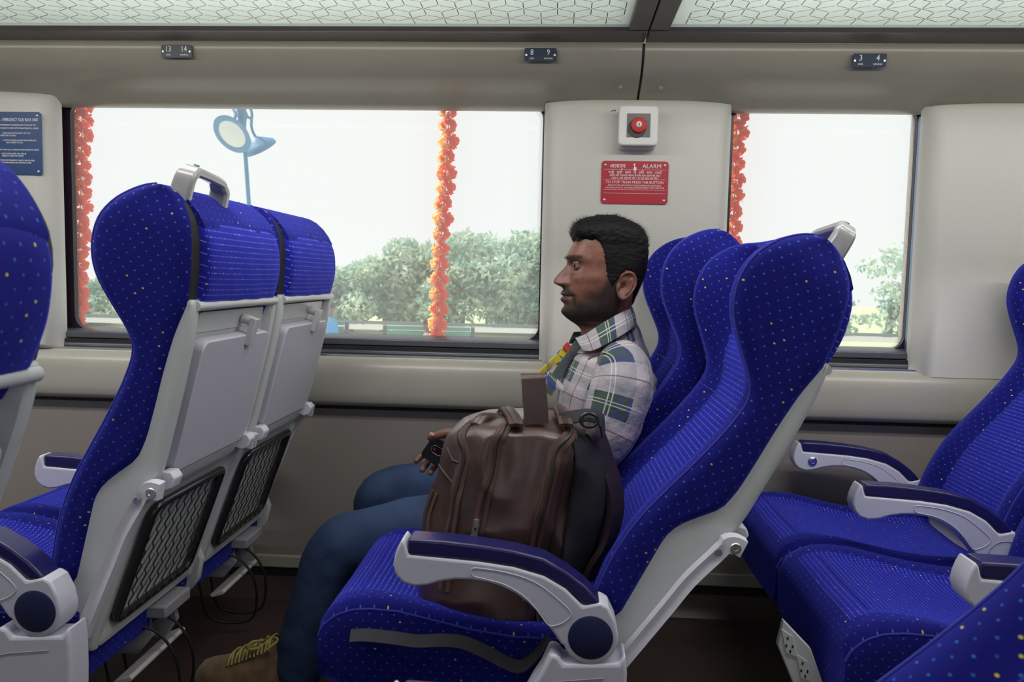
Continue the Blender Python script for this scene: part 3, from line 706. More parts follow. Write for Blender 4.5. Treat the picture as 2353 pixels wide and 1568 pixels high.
def make_seat(kind, side, recline, **kw):
    e = empty('train_seat', (0, 0, 0))
    make_backrest(e, side, recline, handle=(kind == 'aisle'), **kw)
    make_cushion(e)
    if kind == 'aisle':
        make_arm(e, side*.272, .028, disc=side)
        s = side
        base = [(-.070, .390), (-.055, .386), (-.045, .372), (.050, .378), (.062, .395), (.066, .36), (.066, .30), (.063, .20), (.05, .10), (-.12, .05), (-.30, .05), (-.30, .09), (-.20, .14), (-.15, .22), (-.12, .29), (-.10, .33), (-.085, .355)]
        p = MB().prism(base, s*.272-.030, s*.272+.030).build('side_panel', M['arm'], e, smooth=30, bevel=.008, bseg=3)
        MB().tube([(-.14, s*.302, .16), (-.095, s*.302, .27), (-.075, s*.302, .325), (-.068, s*.302, .336), (-.055, s*.302, .340), (.025, s*.302, .350)], .0012, 5).build('panel_groove', M['grey'], p, smooth=80)
        MB().prism([(-.26, 0), (-.22, 0), (-.12, .22), (-.12, .25), (-.18, .25)], s*.20-.02, s*.20+.02).build('leg', M['grey'], e, smooth=20, bevel=.004)
        MB().box(-.40, -.12, -.225, .225, .215, .243).build('seat_frame', M['grey'], e, smooth=0, bevel=.006)
    else:
        make_arm(e, -side*.243, .024, button=True)
        make_arm(e, side*.230, .022)
        MB().box(-.40, -.12, -.225, .225, .215, .243).build('seat_frame', M['grey'], e, smooth=0, bevel=.006)
        MB().prism([(-.26, 0), (-.22, 0), (-.12, .22), (-.12, .25), (-.18, .25)], -side*.16-.02, -side*.16+.02).build('leg', M['grey'], e, smooth=20, bevel=.004)
    # rear bracket, hinge cheek, fold-down footrest
    br = MB().box(-.085, .075, .03, .15, .262, .292); br.prism([(-.085, .26), (.03, .26), (.04, .22), (.0, .17), (-.05, .17), (-.085, .21)], .04, .052); br.prism([(-.085, .26), (.045, .26), (.055, .22), (.02, .17), (-.05, .17), (-.085, .21)], .125, .137)
    br.build('footrest_bracket', M['grey'], e, smooth=20, bevel=.005)
    fl = MB(); fl.prism([(.018, .176), (.026, .168), (.058, .178), (.062, .186), (.056, .192)], -.09, .15)
    fl.build('footrest', M['latch'], e, smooth=20, bevel=.003)
    ck = MB().prism([(.02, .38), (.055, .37), (.070, .33), (.060, .28), (.035, .245), (.015, .25), (.02, .29), (.035, .32)], side*-.232-.010, side*-.232+.010)
    ck.build('hinge_cheek', M['shell'], e, smooth=30, bevel=.006)
    cb = MB()
    for q, yy in ((0, .0), (1, .07)):
        cb.tube(cr([(-.02, yy, .27), (.06, yy+.02, .235), (.10, yy+.03, .16), (.085, yy+.05, .06), (.03, yy+.05, .035), (-.04, yy+.03, .06), (-.05, yy, .16), (-.06, yy, .26)], 6), .0035, 6)
    cb.build('cable_loop', M['cable'], e, smooth=80)
    return e
TH = R(16.6)
YA, YW = 1.635, 2.095
aisle0 = make_seat('aisle', -1, TH); win0 = make_seat('window', -1, TH)
def place(proto, x, y, rec, label, first, grp):
    o = proto if first else copy_tree(proto)
    o.location = (x, y, 0); tag(o, label, 'seat', grp)
    for c in D.objects:
        if c.parent == o and c.name.startswith('backrest'): c.rotation_euler = (0, rec, 0)
    return o
G = 'blue moquette train seats'
XL, XM, XR_ = -.942, .071, 1.052
L_a = place(aisle0, XL, YA, TH, 'blue dotted aisle seat with its tray back and grab handle towards the camera, at left', True, G)
L_w = place(win0, XL, YW, TH, 'blue dotted window seat beside the wide window, tray back showing behind the left aisle seat', True, G)
M_a = place(aisle0, XM, YA, R(30), 'blue dotted aisle seat in the middle carrying the brown leather backpack', False, G)
M_w = place(win0, XM, YW, R(24.5), 'blue dotted window seat in which the man in the plaid shirt sits', False, G)
R_a = place(aisle0, XR_, YA, R(31), 'empty blue dotted aisle seat at the right edge with wide front cushion', False, G)
R_w = place(win0, XR_, YW, R(28), 'empty blue dotted window seat at the far right with chrome button armrest', False, G)
near = make_seat('aisle', 1, R(25), hy=.115, cover='side'); near.location = (-.938, .628, 0); tag(near, 'blurred blue seat back close to the camera at the left edge', 'seat', G)
n2 = copy_tree(near); n2.location = (.16, .565, 0); tag(n2, 'blurred blue seat close to the camera filling the bottom right corner', 'seat', G)
for c in D.objects:
    if c.parent == n2 and c.name.startswith('backrest'): c.rotation_euler = (0, R(35), 0)
# socket post under the right seats
sp = at(1820, 1500, 1.50); e = empty('power_socket_post', (sp.x, 1.50, 0)); tag(e, 'grey metal seat leg with power sockets under right seats', 'socket post')
pq_ = [at(a, b_, 1.50) for a, b_ in ((1800, 1425), (1862, 1490), (1915, 1640), (1850, 1640), (1786, 1482))]
MB().prism([(p.x-sp.x, p.z) for p in pq_], -.004, .012).build('post', M['shell'], e, smooth=20, bevel=.002)
for a, b_ in ((1812, 1478), (1846, 1535)):
    c = at(a, b_, 1.50); s_ = MB().prism([(c.x-sp.x+x_, c.z+z_) for x_, z_ in ((-.017, .030), (.006, .016), (.017, -.026), (-.006, -.018))], -.0065, -.003).build('socket_face', M['shell'], e, smooth=0, bevel=.001)
    hb = MB()
    for dx, dz in ((-.004, .012), (-.006, -.003), (.006, -.004), (.002, -.014)): hb.box(c.x-sp.x+dx-.0016, c.x-sp.x+dx+.0016, -.0072, -.0064, c.z+dz-.0028, c.z+dz+.0028)
    hb.build('socket_holes', M['black'], s_, smooth=0)
# ================================================================= THE MAN
HS = .00111; HC = at(1385, 640, 2.0)
M['skin'] = mat('skin_brown', (.26, .115, .075), .48, spec=.4); t = NT(M['skin'])
at1 = t.n('ShaderNodeAttribute', attribute_name='beard'); at2 = t.n('ShaderNodeAttribute', attribute_name='lip')
stub = t.ramp(t.noise(900., 2., t.coord()), .30, .62)
soft = t.noise(60., 3., t.coord())
skin_c = t.mix(t.ramp(soft, .3, .75), (.135, .054, .036), (.195, .088, .060))
c1 = t.mix(at2.outputs['Fac'], skin_c, (.055, .022, .020))
bf = t.ma('MULTIPLY', at1.outputs['Fac'], t.ma('ADD', .72, t.ma('MULTIPLY', stub, .28)))
t.l(t.mix(bf, c1, (.005, .004, .004)), t.b.inputs['Base Color'])
t.l(t.ma('ADD', .45, t.ma('MULTIPLY', at1.outputs['Fac'], .35)), t.b.inputs['Roughness'])
t.b.inputs['Subsurface Weight'].default_value = .06; t.b.inputs['Subsurface Radius'].default_value = (.01, .004, .002); t.b.inputs['Subsurface Scale'].default_value = .5
t.bump(t.noise(260., 4., t.coord()), .25, .0015)
M['hair'] = mat('hair_black', (.0045, .004, .005), .6, spec=.16); t = NT(M['hair']); t.bump(t.noise(160., 4., t.coord()), .5, .003)
M['eyew'] = mat('eye_white', (.20, .17, .155), .2); M['iris'] = mat('iris_dark', (.012, .007, .005), .22)
def gauss(x, s): return math.exp(-(x/s)**2)
XF = smtab([(508, 1380), (512, 1366), (516, 1352), (525, 1336), (540, 1325), (556, 1318), (570, 1311), (582, 1304), (592, 1300), (599, 1300), (606, 1306), (612, 1309), (628, 1309), (643, 1307), (655, 1303), (665, 1300), (700, 1300), (712, 1297), (720, 1296), (727, 1299), (734, 1307), (741, 1318), (749, 1331), (757, 1338), (766, 1341), (790, 1345), (835, 1345)], 600)
XB = smtab([(508, 1400), (512, 1415), (516, 1430), (525, 1450), (540, 1467), (556, 1476), (570, 1480), (597, 1482), (628, 1479), (655, 1470), (680, 1459), (700, 1452), (720, 1449), (760, 1452), (790, 1465), (835, 1484)], 600)
WD = smtab([(508, 4), (512, 18), (516, 34), (525, 49), (540, 60), (556, 65), (582, 68), (612, 69), (640, 69), (660, 67), (680, 64), (700, 60), (715, 55), (727, 48), (738, 43), (750, 43), (765, 46), (790, 50), (835, 56)], 600)
NFX = smtab([(508, 2.2), (597, 2.35), (640, 2.25), (680, 2.0), (715, 1.85), (735, 1.9), (760, 2.1), (835, 2.1)], 300)
NOSE = smtab([(600, 0), (606, 4), (612, 8), (620, 15), (628, 22), (636, 28), (643, 32), (649, 33), (654, 29), (658, 19), (662, 9), (666, 3), (672, 0)], 400)
NSG = smtab([(600, 7), (620, 8.5), (636, 10), (645, 12), (655, 14), (662, 12), (672, 9)], 200)
LIP = smtab([(661, 0), (667, 3), (672, 9), (677, 12), (680.5, 7), (682, 3.5), (684, 8), (689, 12), (694, 9), (699, 2), (703, 0)], 1200)
def head_pt(py, phi):
    xf, xb, w = XF(py), XB(py), WD(py); cx = xf*.45+xb*.55 if py < 740 else (xf+xb)/2
    c, s = math.cos(phi), math.sin(phi); n = NFX(py) if c > 0 else 2.1
    a = (cx-xf) if c > 0 else (xb-cx)
    X = cx-a*math.copysign(abs(c)**(2/n), c); Y = w*math.copysign(abs(s)**(2/n), s)
    if c > 0:
        X -= NOSE(py)*gauss(Y, NSG(py))
        X -= 9*gauss(py-653, 7)*(gauss(abs(Y)-13, 6.5))                        # nostril wings
        X += 4*gauss(py-660, 3.5)*gauss(abs(Y)-8, 4)                          # nostril hollows
        X -= LIP(py)*gauss(Y, 24)*.95
        X += 3*gauss(py-683, 3)*gauss(abs(Y)-27, 5)
        X -= 5*gauss(py-716, 9)*gauss(Y, 20)
        ey = abs(Y)-29
        X += 11*gauss(ey, 15)*gauss(py-611, 10)                               # sockets
        X -= 5.0*gauss(abs(Y)-24, 20)*gauss(py-595, 6)                        # brow ridge
        X -= 4*gauss(abs(Y)-40, 15)*gauss(py-640, 12)                         # cheekbone
        X += 3*gauss(abs(Y)-22, 8)*gauss(py-668, 16)*(abs(Y) > 10)            # fold beside the nose
        X -= 2.2*gauss(abs(Y)-30, 12)*gauss(py-628, 4)                        # under-eye bag
        for q in (566, 575, 584): X += .9*gauss(py-q-1.5*math.sin(Y*.12), 1.7)*gauss(Y, 38)
    if abs(s) > .5: # temple hollow, cheek, jaw angle
        Y -= math.copysign(3*gauss(X-1340, 14)*gauss(py-585, 16), Y)
        Y += math.copysign(3*gauss(X-1355, 18)*gauss(py-640, 14), Y)
        Y -= math.copysign(4*gauss(X-1350, 18)*gauss(py-685, 14), Y)
    return X, Y, py
HM = Matrix.Translation(HC) @ Matrix.Rotation(R(7), 4, 'Z')
def h2w(X, Y, py): return HM @ Vector(((X-1385)*HS, Y*HS, -(py-640)*HS))
def beard_mask(X, Y, py):
    f = 0.
    ln = float(np.interp(X, [1300, 1318, 1326, 1345, 1368, 1388, 1398, 1412], [700, 697, 690, 684, 668, 634, 600, 590]))
    if X < 1424: f = max(f, sm(-20, 16, py-ln)*(1-sm(738, 756, py-(X-1300)*.10))*(1-sm(1408, 1424, X)))
    if X < 1330 and abs(Y) < 44:                                              # moustache
        ml = 667+max(0, abs(Y)-9)*.42
        f = max(f, 1.3*gauss(py-ml, 6.5)*(1-sm(34, 44, abs(Y))))
        f = max(f, 1.0*gauss(abs(Y)-36, 5.5)*sm(672, 680, py))
        f = max(f, .9*gauss(Y, 14)*sm(697, 702, py))
    if X < 1345:                                                             # eyebrows
        bl = 596-3.0*math.sin((min(52, max(8, abs(Y)))-8)/44*PI*.8)
        f = max(f, 1.2*gauss(py-bl, 4.2)*sm(6, 12, abs(Y))*(1-sm(48, 58, abs(Y))))
    return min(1, f)
HLX = [1300, 1319, 1345, 1366, 1374, 1379, 1385, 1396, 1410, 1422, 1440, 1446, 1452, 1487]
HLY = [552, 555, 551, 556, 580, 605, 640, 655, 634, 619, 624, 668, 702, 706]
def hair_mask(X, Y, py):
    wv = 2.5*math.sin(X*.5+Y*.3)
    return 1-sm(-9, 9, py-np.interp(X, HLX, HLY)+wv)
def hair_thick(X, Y, py):
    front = 1-sm(1325, 1380, X)
    th = 2.2+10*sm(572, 522, py)+8*front*sm(562, 540, py)+4.0*sm(1430, 1475, X)*sm(640, 560, py)
    return th
man = empty('person', (.06, 2.05, 0)); tag(man, 'bearded man in green plaid shirt and jeans sitting in the window seat holding a phone', 'person')
mi = Matrix.Identity(4); 
def mb_build(b, name, mats, parent, **k):
    return attach(b.build(name, mats, None, **k), parent)
NP, NA = 250, 176
pys = list(np.linspace(508.5, 835, NP)); grid = [[head_pt(py, 2*PI*j/NA) for j in range(NA)] for py in pys]
body = MB(); body.loft([[h2w(*p) for p in r] for r in grid], cap=(True, True))
attrs_b = [beard_mask(*p) for r in grid for p in r]
attrs_b = [max(a, .93*(1-sm(-24, 14, p[2]-float(np.interp(p[0], HLX, HLY))))*sm(1318, 1395, p[0]), .93*hair_mask(*p)) for a, p in zip(attrs_b, [p for r in grid for p in r])]
attrs_l = [(gauss(p[2]-682, 10)**.5*sm(698, 693, p[2])*sm(672, 675, p[2])*(1-sm(22, 28, abs(p[1]))) if p[0] < 1330 else 0) for r in grid for p in r]
# ears
def ear(s):
    b = []; nr, na = 16, 44
    for i in range(nr+1):
        r = i/nr; ring = []
        for j in range(na):
            a = 2*PI*j/na; ca, sa = math.cos(a), math.sin(a)
            ex = 22*(1-.20*max(0, -sa))*(1+.08*sa); ez = 33
            x = r*ex*ca; z = r*ez*sa
            hel = 7*gauss(r-.88, .13)*(1-.75*sm(.2, .9, -sa)*1)*(.25+.75*sm(-.7, .1, ca)+.2*sa)
            anti = 4.5*gauss(r-.55, .12)*sm(-.1, .5, ca)*(sa < .8)
            conc = -9*gauss(math.hypot((x+3)/11, (z+3)/13), .75)
            trag = 4.5*gauss(math.hypot((x+15)/5, (z+3)/8), .8)
            lobe = 1.5*gauss(math.hypot(x/10, (z+26)/7), 1)
            y = 5+hel+anti+conc+trag+lobe-8*sm(.93, 1.0, r)
            tilt = .32
            X = 1424+x+z*.16; Yv = (63+y+max(-20, x+14)*tilt); P = 655-z
            ring.append(h2w(X, s*Yv, P))
        b.append(ring)
    # back skin
    last = []
    for j in range(na):
        a = 2*PI*j/na; last.append(h2w(1419+13*math.cos(a)+22*math.sin(a)*.16*.6, s*58, 655-22*math.sin(a)))
    b.append(last)
    return b
for s in (-1, 1): body.loft(ear(s), cap=(True, False))
# eyelids around the eyeballs
EYE = [(1325, s*28.5, 612) for s in (-1, 1)]
for ex, eyy, ez in EYE:
    for (e0, e1) in ((17, 74), (-66, -20)):
        rings = []
        for k in range(9):
            el = R(e0+(e1-e0)*k/8); ring = []
            for j in range(17):
                az = R(-78+156*j/16); rr_ = 13.4+(.5 if k in (0, 8) else .9)
                tw = (1-.22*(abs(j-8)/8)**2)
                e_ = el*tw if (k == 0 or k == 8) and False else el*(1-.45*(abs(j-8)/8)**3)
                ring.append(h2w(ex-rr_*math.cos(e_)*math.cos(az), eyy+rr_*math.cos(e_)*math.sin(az)*1.12, ez-rr_*math.sin(e_)))
            rings.append(ring)
        body.loft(rings, closed=False)
# hidden torso and arm cores that carry the clothes, neck continues into the chest
def P3(px, py, Y): return at(px, py, Y)
def oval(c, ax, bx, ra, rb, n=28, p=2.3):
    return [c+ax*(ra*math.copysign(abs(math.cos(t))**(2/p), math.cos(t)))+bx*(rb*math.copysign(abs(math.sin(t))**(2/p), math.sin(t))) for t in [2*PI*k/n for k in range(n)]]
def limb(pts, rads, n=24, p=2.1, sub=5, wr=0., seed=0., flat=1.):
    """rings along a smooth path; returns rings"""
    path = cr(pts, sub); rr_ = np.interp(np.linspace(0, len(rads)-1, len(path)), range(len(rads)), rads); rings = []
    up = Vector((0, -1, 0)); 
    for i, c in enumerate(path):
        d = (path[min(i+1, len(path)-1)]-path[max(i-1, 0)]).normalized(); a = (up-d*up.dot(d)).normalized(); b_ = d.cross(a)
        ring = []
        for k in range(n):
            t_ = 2*PI*k/n; r = rr_[i]
            q = c+a*(r*flat*math.copysign(abs(math.cos(t_))**(2/p), math.cos(t_)))+b_*(r*math.copysign(abs(math.sin(t_))**(2/p), math.sin(t_)))
            if wr:
                f = noise.noise(Vector((q.x*9+seed, q.y*9, q.z*9)))*1.0+noise.noise(Vector((q.x*24, q.y*24+seed, q.z*24)))*.45
                q += (q-c).normalized()*wr*f
            ring.append(q)
        rings.append(ring)
    return rings, path
TC = [(P3(1410, 800, 2.02), .05, .09), (P3(1400, 860, 2.04), .085, .15), (P3(1375, 950, 2.05), .085, .13), (P3(1345, 1060, 2.05), .09, .13), (P3(1330, 1150, 2.05), .09, .15)]
ax_ = Vector((1, 0, -.25)).normalized()
body.loft([oval(c, ax_, Vector((0, 1, 0)), a, b_) for c, a, b_ in TC])
for pts, rd in (([P3(1420, 850, 1.90), P3(1370, 1010, 1.84), P3(1325, 1060, 1.84)], [.045, .042, .038]), ([P3(1325, 1060, 1.84), P3(1200, 1045, 1.88), P3(1075, 1003, 1.935)], [.038, .034, .0245])):
    r_, _ = limb(pts, rd); body.loft(r_)
# left hand around the phone: palm, thumb along the top, four fingers curling round the far side
Yh = 1.955
def HP(px, py, dy=0.): return at(px, py, Yh+dy)
r_, _ = limb([HP(1090, 1004, -.01), HP(1072, 1006, -.005), HP(1052, 1014, .005), HP(1034, 1020, .014), HP(1024, 1026, .018)], [.024, .026, .031, .030, .020], n=20, sub=5, flat=.62); body.loft(r_)
fing = [([HP(1062, 1012, -.016), HP(1044, 999, -.024), HP(1026, 996, -.026), HP(1008, 1001, -.024), HP(989, 1006, -.022)], [.0175, .0145, .0115, .0105, .0085]),
        ([HP(1030, 1016, .012), HP(1005, 1016, .024), HP(986, 1030, .026), HP(971, 1046, .018), HP(957, 1059, .004)], [.0115, .0095, .0088, .0084, .0076]),
        ([HP(1032, 1028, .020), HP(1005, 1040, .034), HP(988, 1056, .034), HP(978, 1070, .018), HP(970, 1080, .0)], [.011, .0092, .0086, .0082, .0076]),
        ([HP(1036, 1036, .022), HP(1014, 1058, .034), HP(1001, 1070, .032), HP(994, 1080, .018), HP(989, 1087, .003)], [.0105, .0088, .0082, .0078, .007]),
        ([HP(1044, 1042, .020), HP(1030, 1064, .030), HP(1022, 1076, .028), HP(1016, 1084, .016), HP(1012, 1090, .004)], [.0095, .008, .0075, .007, .0062])]
for pts, rd in fing:
    r_, pth = limb(pts, rd, n=14, sub=5)
    # round the tip
    d = (pth[-1]-pth[-2]).normalized(); c0 = pth[-1]; last = r_[-1]
    for k in (1, 2, 3):
        a = k/3*PI/2*.95; r_.append([c0+d*(rd[-1]*math.sin(a))+(q-c0)*math.cos(a) for q in last])
    body.loft(r_)
bo = mb_build(body, 'body', M['skin'], man, smooth=80)
for nm, arr in (('beard', attrs_b), ('lip', attrs_l)):
    a_ = bo.data.attributes.new(nm, 'FLOAT', 'POINT'); vals = arr+[0.]*(len(bo.data.vertices)-len(arr)); a_.data.foreach_set('value', vals)
nail = MB()
for (px, py, dy, ang) in ((993, 1001.5, -.0335, -20),):
    c = HP(px, py, dy); nail.loft([oval(c+Vector((0, -.0005, .0035)), Vector((.0062, 0, -.0016)), Vector((0, .6, .8)), 1, .0042, 12), oval(c+Vector((0, -.0012, .0050)), Vector((.0055, 0, -.0014)), Vector((0, .6, .8)), 1, .0036, 12)])
mb_build(nail, 'fingernail', mat('nail_pink', (.42, .24, .19), .3), man, smooth=60)
for ex, eyy, ez in EYE:
    c = h2w(ex, eyy, ez); r_ = 13.2*HS
    eb = MB().lathe([(r_*math.sin(PI*k/16), -r_*math.cos(PI*k/16)) for k in range(17)], 24, (0, 0, 0), 'x')
    eo = mb_build(eb, 'eyeball', M['eyew'], man, smooth=180); eo.location = c
    fd = (HM.to_3x3() @ Vector((-1, -.30, -.02))).normalized()
    ib = MB(); n1 = fd.cross(Vector((0, 0, 1))).normalized(); n2_ = fd.cross(n1); rg = []
    for rad, o_ in ((.1, r_*1.035), (2.4*HS, r_*1.033), (6.6*HS, r_*.965), (7.3*HS, r_*.88)): rg.append([c+fd*o_+n1*rad*math.cos(q)+n2_*rad*math.sin(q) for q in [2*PI*k/20 for k in range(20)]] if rad < .05 else [c+fd*o_+n1*1e-5*math.cos(q)+n2_*1e-5*math.sin(q) for q in [2*PI*k/20 for k in range(20)]])
    ib.loft(rg, cap=(True, False)); mb_build(ib, 'iris', M['iris'], man, smooth=180)
# hair: cap following the skull plus strands
hb = MB(); idx = {}; vs = []; fs = []; 
rows = [i for i, py in enumerate(pys) if py < 712]
def hv(i, j):
    j %= NA
    if (i, j) not in idx:
        X, Y, py = grid[i][j]; m_ = hair_mask(X, Y, py); th = hair_thick(X, Y, py)*sm(0, .8, m_)-1.2*(1-m_)
        cxx = 1400; n_ = Vector(((X-cxx)*1.0, Y*1.25, (570-py)*1.1 if py < 640 else 0)).normalized()
        nz = noise.noise(Vector((X*.09, Y*.09, py*.16)))*1.6*sm(0, 1, m_)*min(1, th/6)+noise.noise(Vector((X*.3, Y*.3, py*.35)))*.7*min(1, th/5)
        q = (X+n_.x*(th+nz), Y+n_.y*(th+nz), py-n_.z*(th+nz)); idx[(i, j)] = len(vs); vs.append(h2w(*q))
    return idx[(i, j)]
for a, b_ in zip(rows, rows[1:]):
    for j in range(NA):
        if max(hair_mask(*grid[a][j]), hair_mask(*grid[b_][(j+1) % NA])) > .04:
            fs.append((hv(a, j), hv(a, j+1), hv(b_, j+1), hv(b_, j)))
top = [hv(rows[0], j) for j in range(NA)]; fs.append(tuple(reversed(top)))
hb.add(vs, fs); hairo = mb_build(hb, 'hair', M['hair'], man, smooth=180)
sb = MB(); rnd = random.Random(3); inv = HM.inverted()
for k in range(6500):
    f = fs[rnd.randrange(len(fs)-1)]; c = vs[f[0]].lerp(vs[f[2]], rnd.random()); l_ = inv @ c; px_, py_ = 1385+l_.x/HS, 640-l_.z/HS
    top_ = sm(585, 535, py_); nrm = Vector((l_.x-.015, l_.y*1.2, l_.z-.06 if py_ < 640 else 0)).normalized()
    front = 1-sm(1325, 1350, px_)
    comb = Vector((.75-1.0*front, .0+.15*rnd.uniform(-1, 1), .10+.55*front)) if top_ > .3 else Vector((.35, 0, -.8))
    d = (comb+nrm*(.45 if top_ > .3 else .22)+Vector((rnd.uniform(-.3, .3),)*1+(rnd.uniform(-.3, .3), rnd.uniform(-.25, .25)))).normalized()
    L_ = (.006+.009*top_*rnd.random()+.003*front)*(1 if py_ < 640 else .7); d = HM.to_3x3() @ d; w_ = .00028
    sd = d.cross(Vector((rnd.uniform(-1, 1), rnd.uniform(-1, 1), rnd.uniform(-1, 1)))).normalized()*w_
    n3 = HM.to_3x3() @ nrm; b0 = c-n3*.0015
    sb.add([b0-sd, b0+sd, b0+d*L_+n3*.0003], [(0, 1, 2)])
o = sb.build('hair_strands', M['hair'], None, smooth=0); attach(o, hairo); o['kind'] = 'stuff'
# ---- clothes
M['plaid'] = mat('plaid_cotton', (.5, .47, .5), .85, sheen=.15); t = NT(M['plaid'])
uv = t.n('ShaderNodeUVMap'); sp = t.n('ShaderNodeSeparateXYZ'); t.l(uv.outputs[0], sp.inputs[0])
def band(c, lo, hi): return t.ma('MULTIPLY', t.ma('GREATER_THAN', c, lo), t.ma('LESS_THAN', c, hi))
def fr_(s): x = t.ma('DIVIDE', s, .116); return t.ma('SUBTRACT', x, t.ma('FLOOR', x))
fu, fv = fr_(sp.outputs[0]), fr_(sp.outputs[1])
gu, gv = band(fu, .0, .46), band(fv, .0, .46)
both = t.ma('MULTIPLY', gu, gv); one = t.ma('SUBTRACT', t.ma('MAXIMUM', gu, gv), both)
base = t.mix(t.ma('MULTIPLY', one, .55), (.385, .35, .38), (.22, .23, .26))
base = t.mix(both, base, (.030, .062, .046))
nb_ = t.ma('MULTIPLY', both, t.ma('MAXIMUM', band(fu, .0, .07), band(fv, .38, .46))); base = t.mix(nb_, base, (.03, .045, .12))
wl = t.ma('MAXIMUM', t.ma('MAXIMUM', band(fu, .15, .170), band(fu, .215, .235)), t.ma('MAXIMUM', band(fv, .15, .170), band(fv, .215, .235)))
base = t.mix(t.ma('MULTIPLY', wl, .75), base, (.50, .50, .50))
bl = t.ma('MAXIMUM', band(fu, .69, .712), band(fv, .69, .712)); base = t.mix(t.ma('MULTIPLY', bl, .8), base, (.12, .045, .045))
t.l(base, t.b.inputs['Base Color']); t.bump(t.noise(13., 5., t.coord()), .8, .022)
M['denim'] = mat('denim_blue', (.016, .045, .125), .8); t = NT(M['denim'])
wv = t.noise(700., 1., t.coord()); big = t.ramp(t.noise(7., 3., t.coord()), .35, .7)
t.l(t.mix(t.ma('ADD', t.ma('MULTIPLY', big, .5), t.ma('MULTIPLY', wv, .3)), (.007, .021, .066), (.025, .062, .155)), t.b.inputs['Base Color']); t.bump(t.noise(10., 4., t.coord()), .4, .02)
def cloth(rings, name, m, parent, mb=None, **k):
    b = mb or MB(); n = len(rings[0]); us = []; L0 = 0
    cum = []
    for i, r in enumerate(rings):
        if i: L0 += (sum((p for p in r), Vector())/n-sum((p for p in rings[i-1]), Vector())/n).length
        cum.append(L0)
    per = [0]
    mid = rings[len(rings)//2]
    for j in range(n): per.append(per[-1]+(mid[(j+1) % n]-mid[j]).length)
    b.loft(rings, 0, (True, True), True, lambda i, j: [(per[j], cum[i]), (per[j+1], cum[i]), (per[j+1], cum[i+1]), (per[j], cum[i+1])])
    return b
sh = MB()
tor = [((1411, 743), .054, .068, 2.0), ((1413, 762), .064, .084, 2.0), ((1412, 782), .073, .104, 2.0), ((1409, 800), .075, .125, 2.0), ((1406, 816), .092, .160, 2.1), ((1409, 838), .114, .182, 2.3), ((1400, 868), .118, .188, 2.4), ((1385, 905), .116, .180, 2.4), ((1372, 950), .110, .168, 2.4), ((1358, 1000), .108, .160, 2.4), ((1346, 1060), .112, .165, 2.4), ((1338, 1110), .116, .172, 2.4), ((1334, 1150), .112, .172, 2.4)]
cs_ = cr([Vector((c[0], c[1], 0)) for c, a, b_, p in tor], 4); K_ = np.linspace(0, len(tor)-1, len(cs_)); rings = []
for i, c in enumerate(cs_):
    a = float(np.interp(K_[i], range(len(tor)), [q[1] for q in tor])); b_ = float(np.interp(K_[i], range(len(tor)), [q[2] for q in tor])); p_ = float(np.interp(K_[i], range(len(tor)), [q[3] for q in tor]))
    cc = at(c.x, c.y, 2.04); tl = R(18-58*sm(835, 765, c.y)); axx = Vector((math.cos(tl), 0, -math.sin(tl)*.8)).normalized()
    ring = oval(cc, axx, Vector((0, 1, 0)), a, b_, 64, p_)
    out_ = []
    for q in ring:
        dirv = (q-cc).normalized(); f = noise.noise(Vector((q.x*8, q.y*8, q.z*11)))*.011+noise.noise(Vector((q.x*22, q.y*22+5, q.z*16)))*.007
        out_.append(q+dirv*f)
    rings.append(out_)
cloth(rings, 'shirt', M['plaid'], man, sh)
# sleeves
for Ys, pts, rd in ((-1, [P3(1418, 822, 1.90), P3(1432, 850, 1.868), P3(1428, 900, 1.845), P3(1410, 960, 1.83), P3(1388, 1010, 1.82), P3(1350, 1050, 1.825), P3(1280, 1055, 1.845), P3(1200, 1040, 1.87), P3(1120, 1012, 1.915), P3(1094, 1004, 1.93)], [.050, .070, .074, .072, .064, .056, .050, .046, .038, .033]),
                    (1, [P3(1405, 825, 2.17), P3(1412, 850, 2.20), P3(1400, 920, 2.24), P3(1370, 1000, 2.25), P3(1330, 1050, 2.25), P3(1230, 1060, 2.20), P3(1140, 1060, 2.14)], [.048, .066, .066, .058, .052, .044, .036])):
    r_, _ = limb(pts, rd, n=48, sub=7, wr=.010, seed=Ys*4.)
    cloth(r_, '', None, None, sh)
shirt = mb_build(sh, 'shirt', M['plaid'], man, smooth=80)
# sleeve seam, yoke seam
def on_parent(o): return attach(o, o.parent)
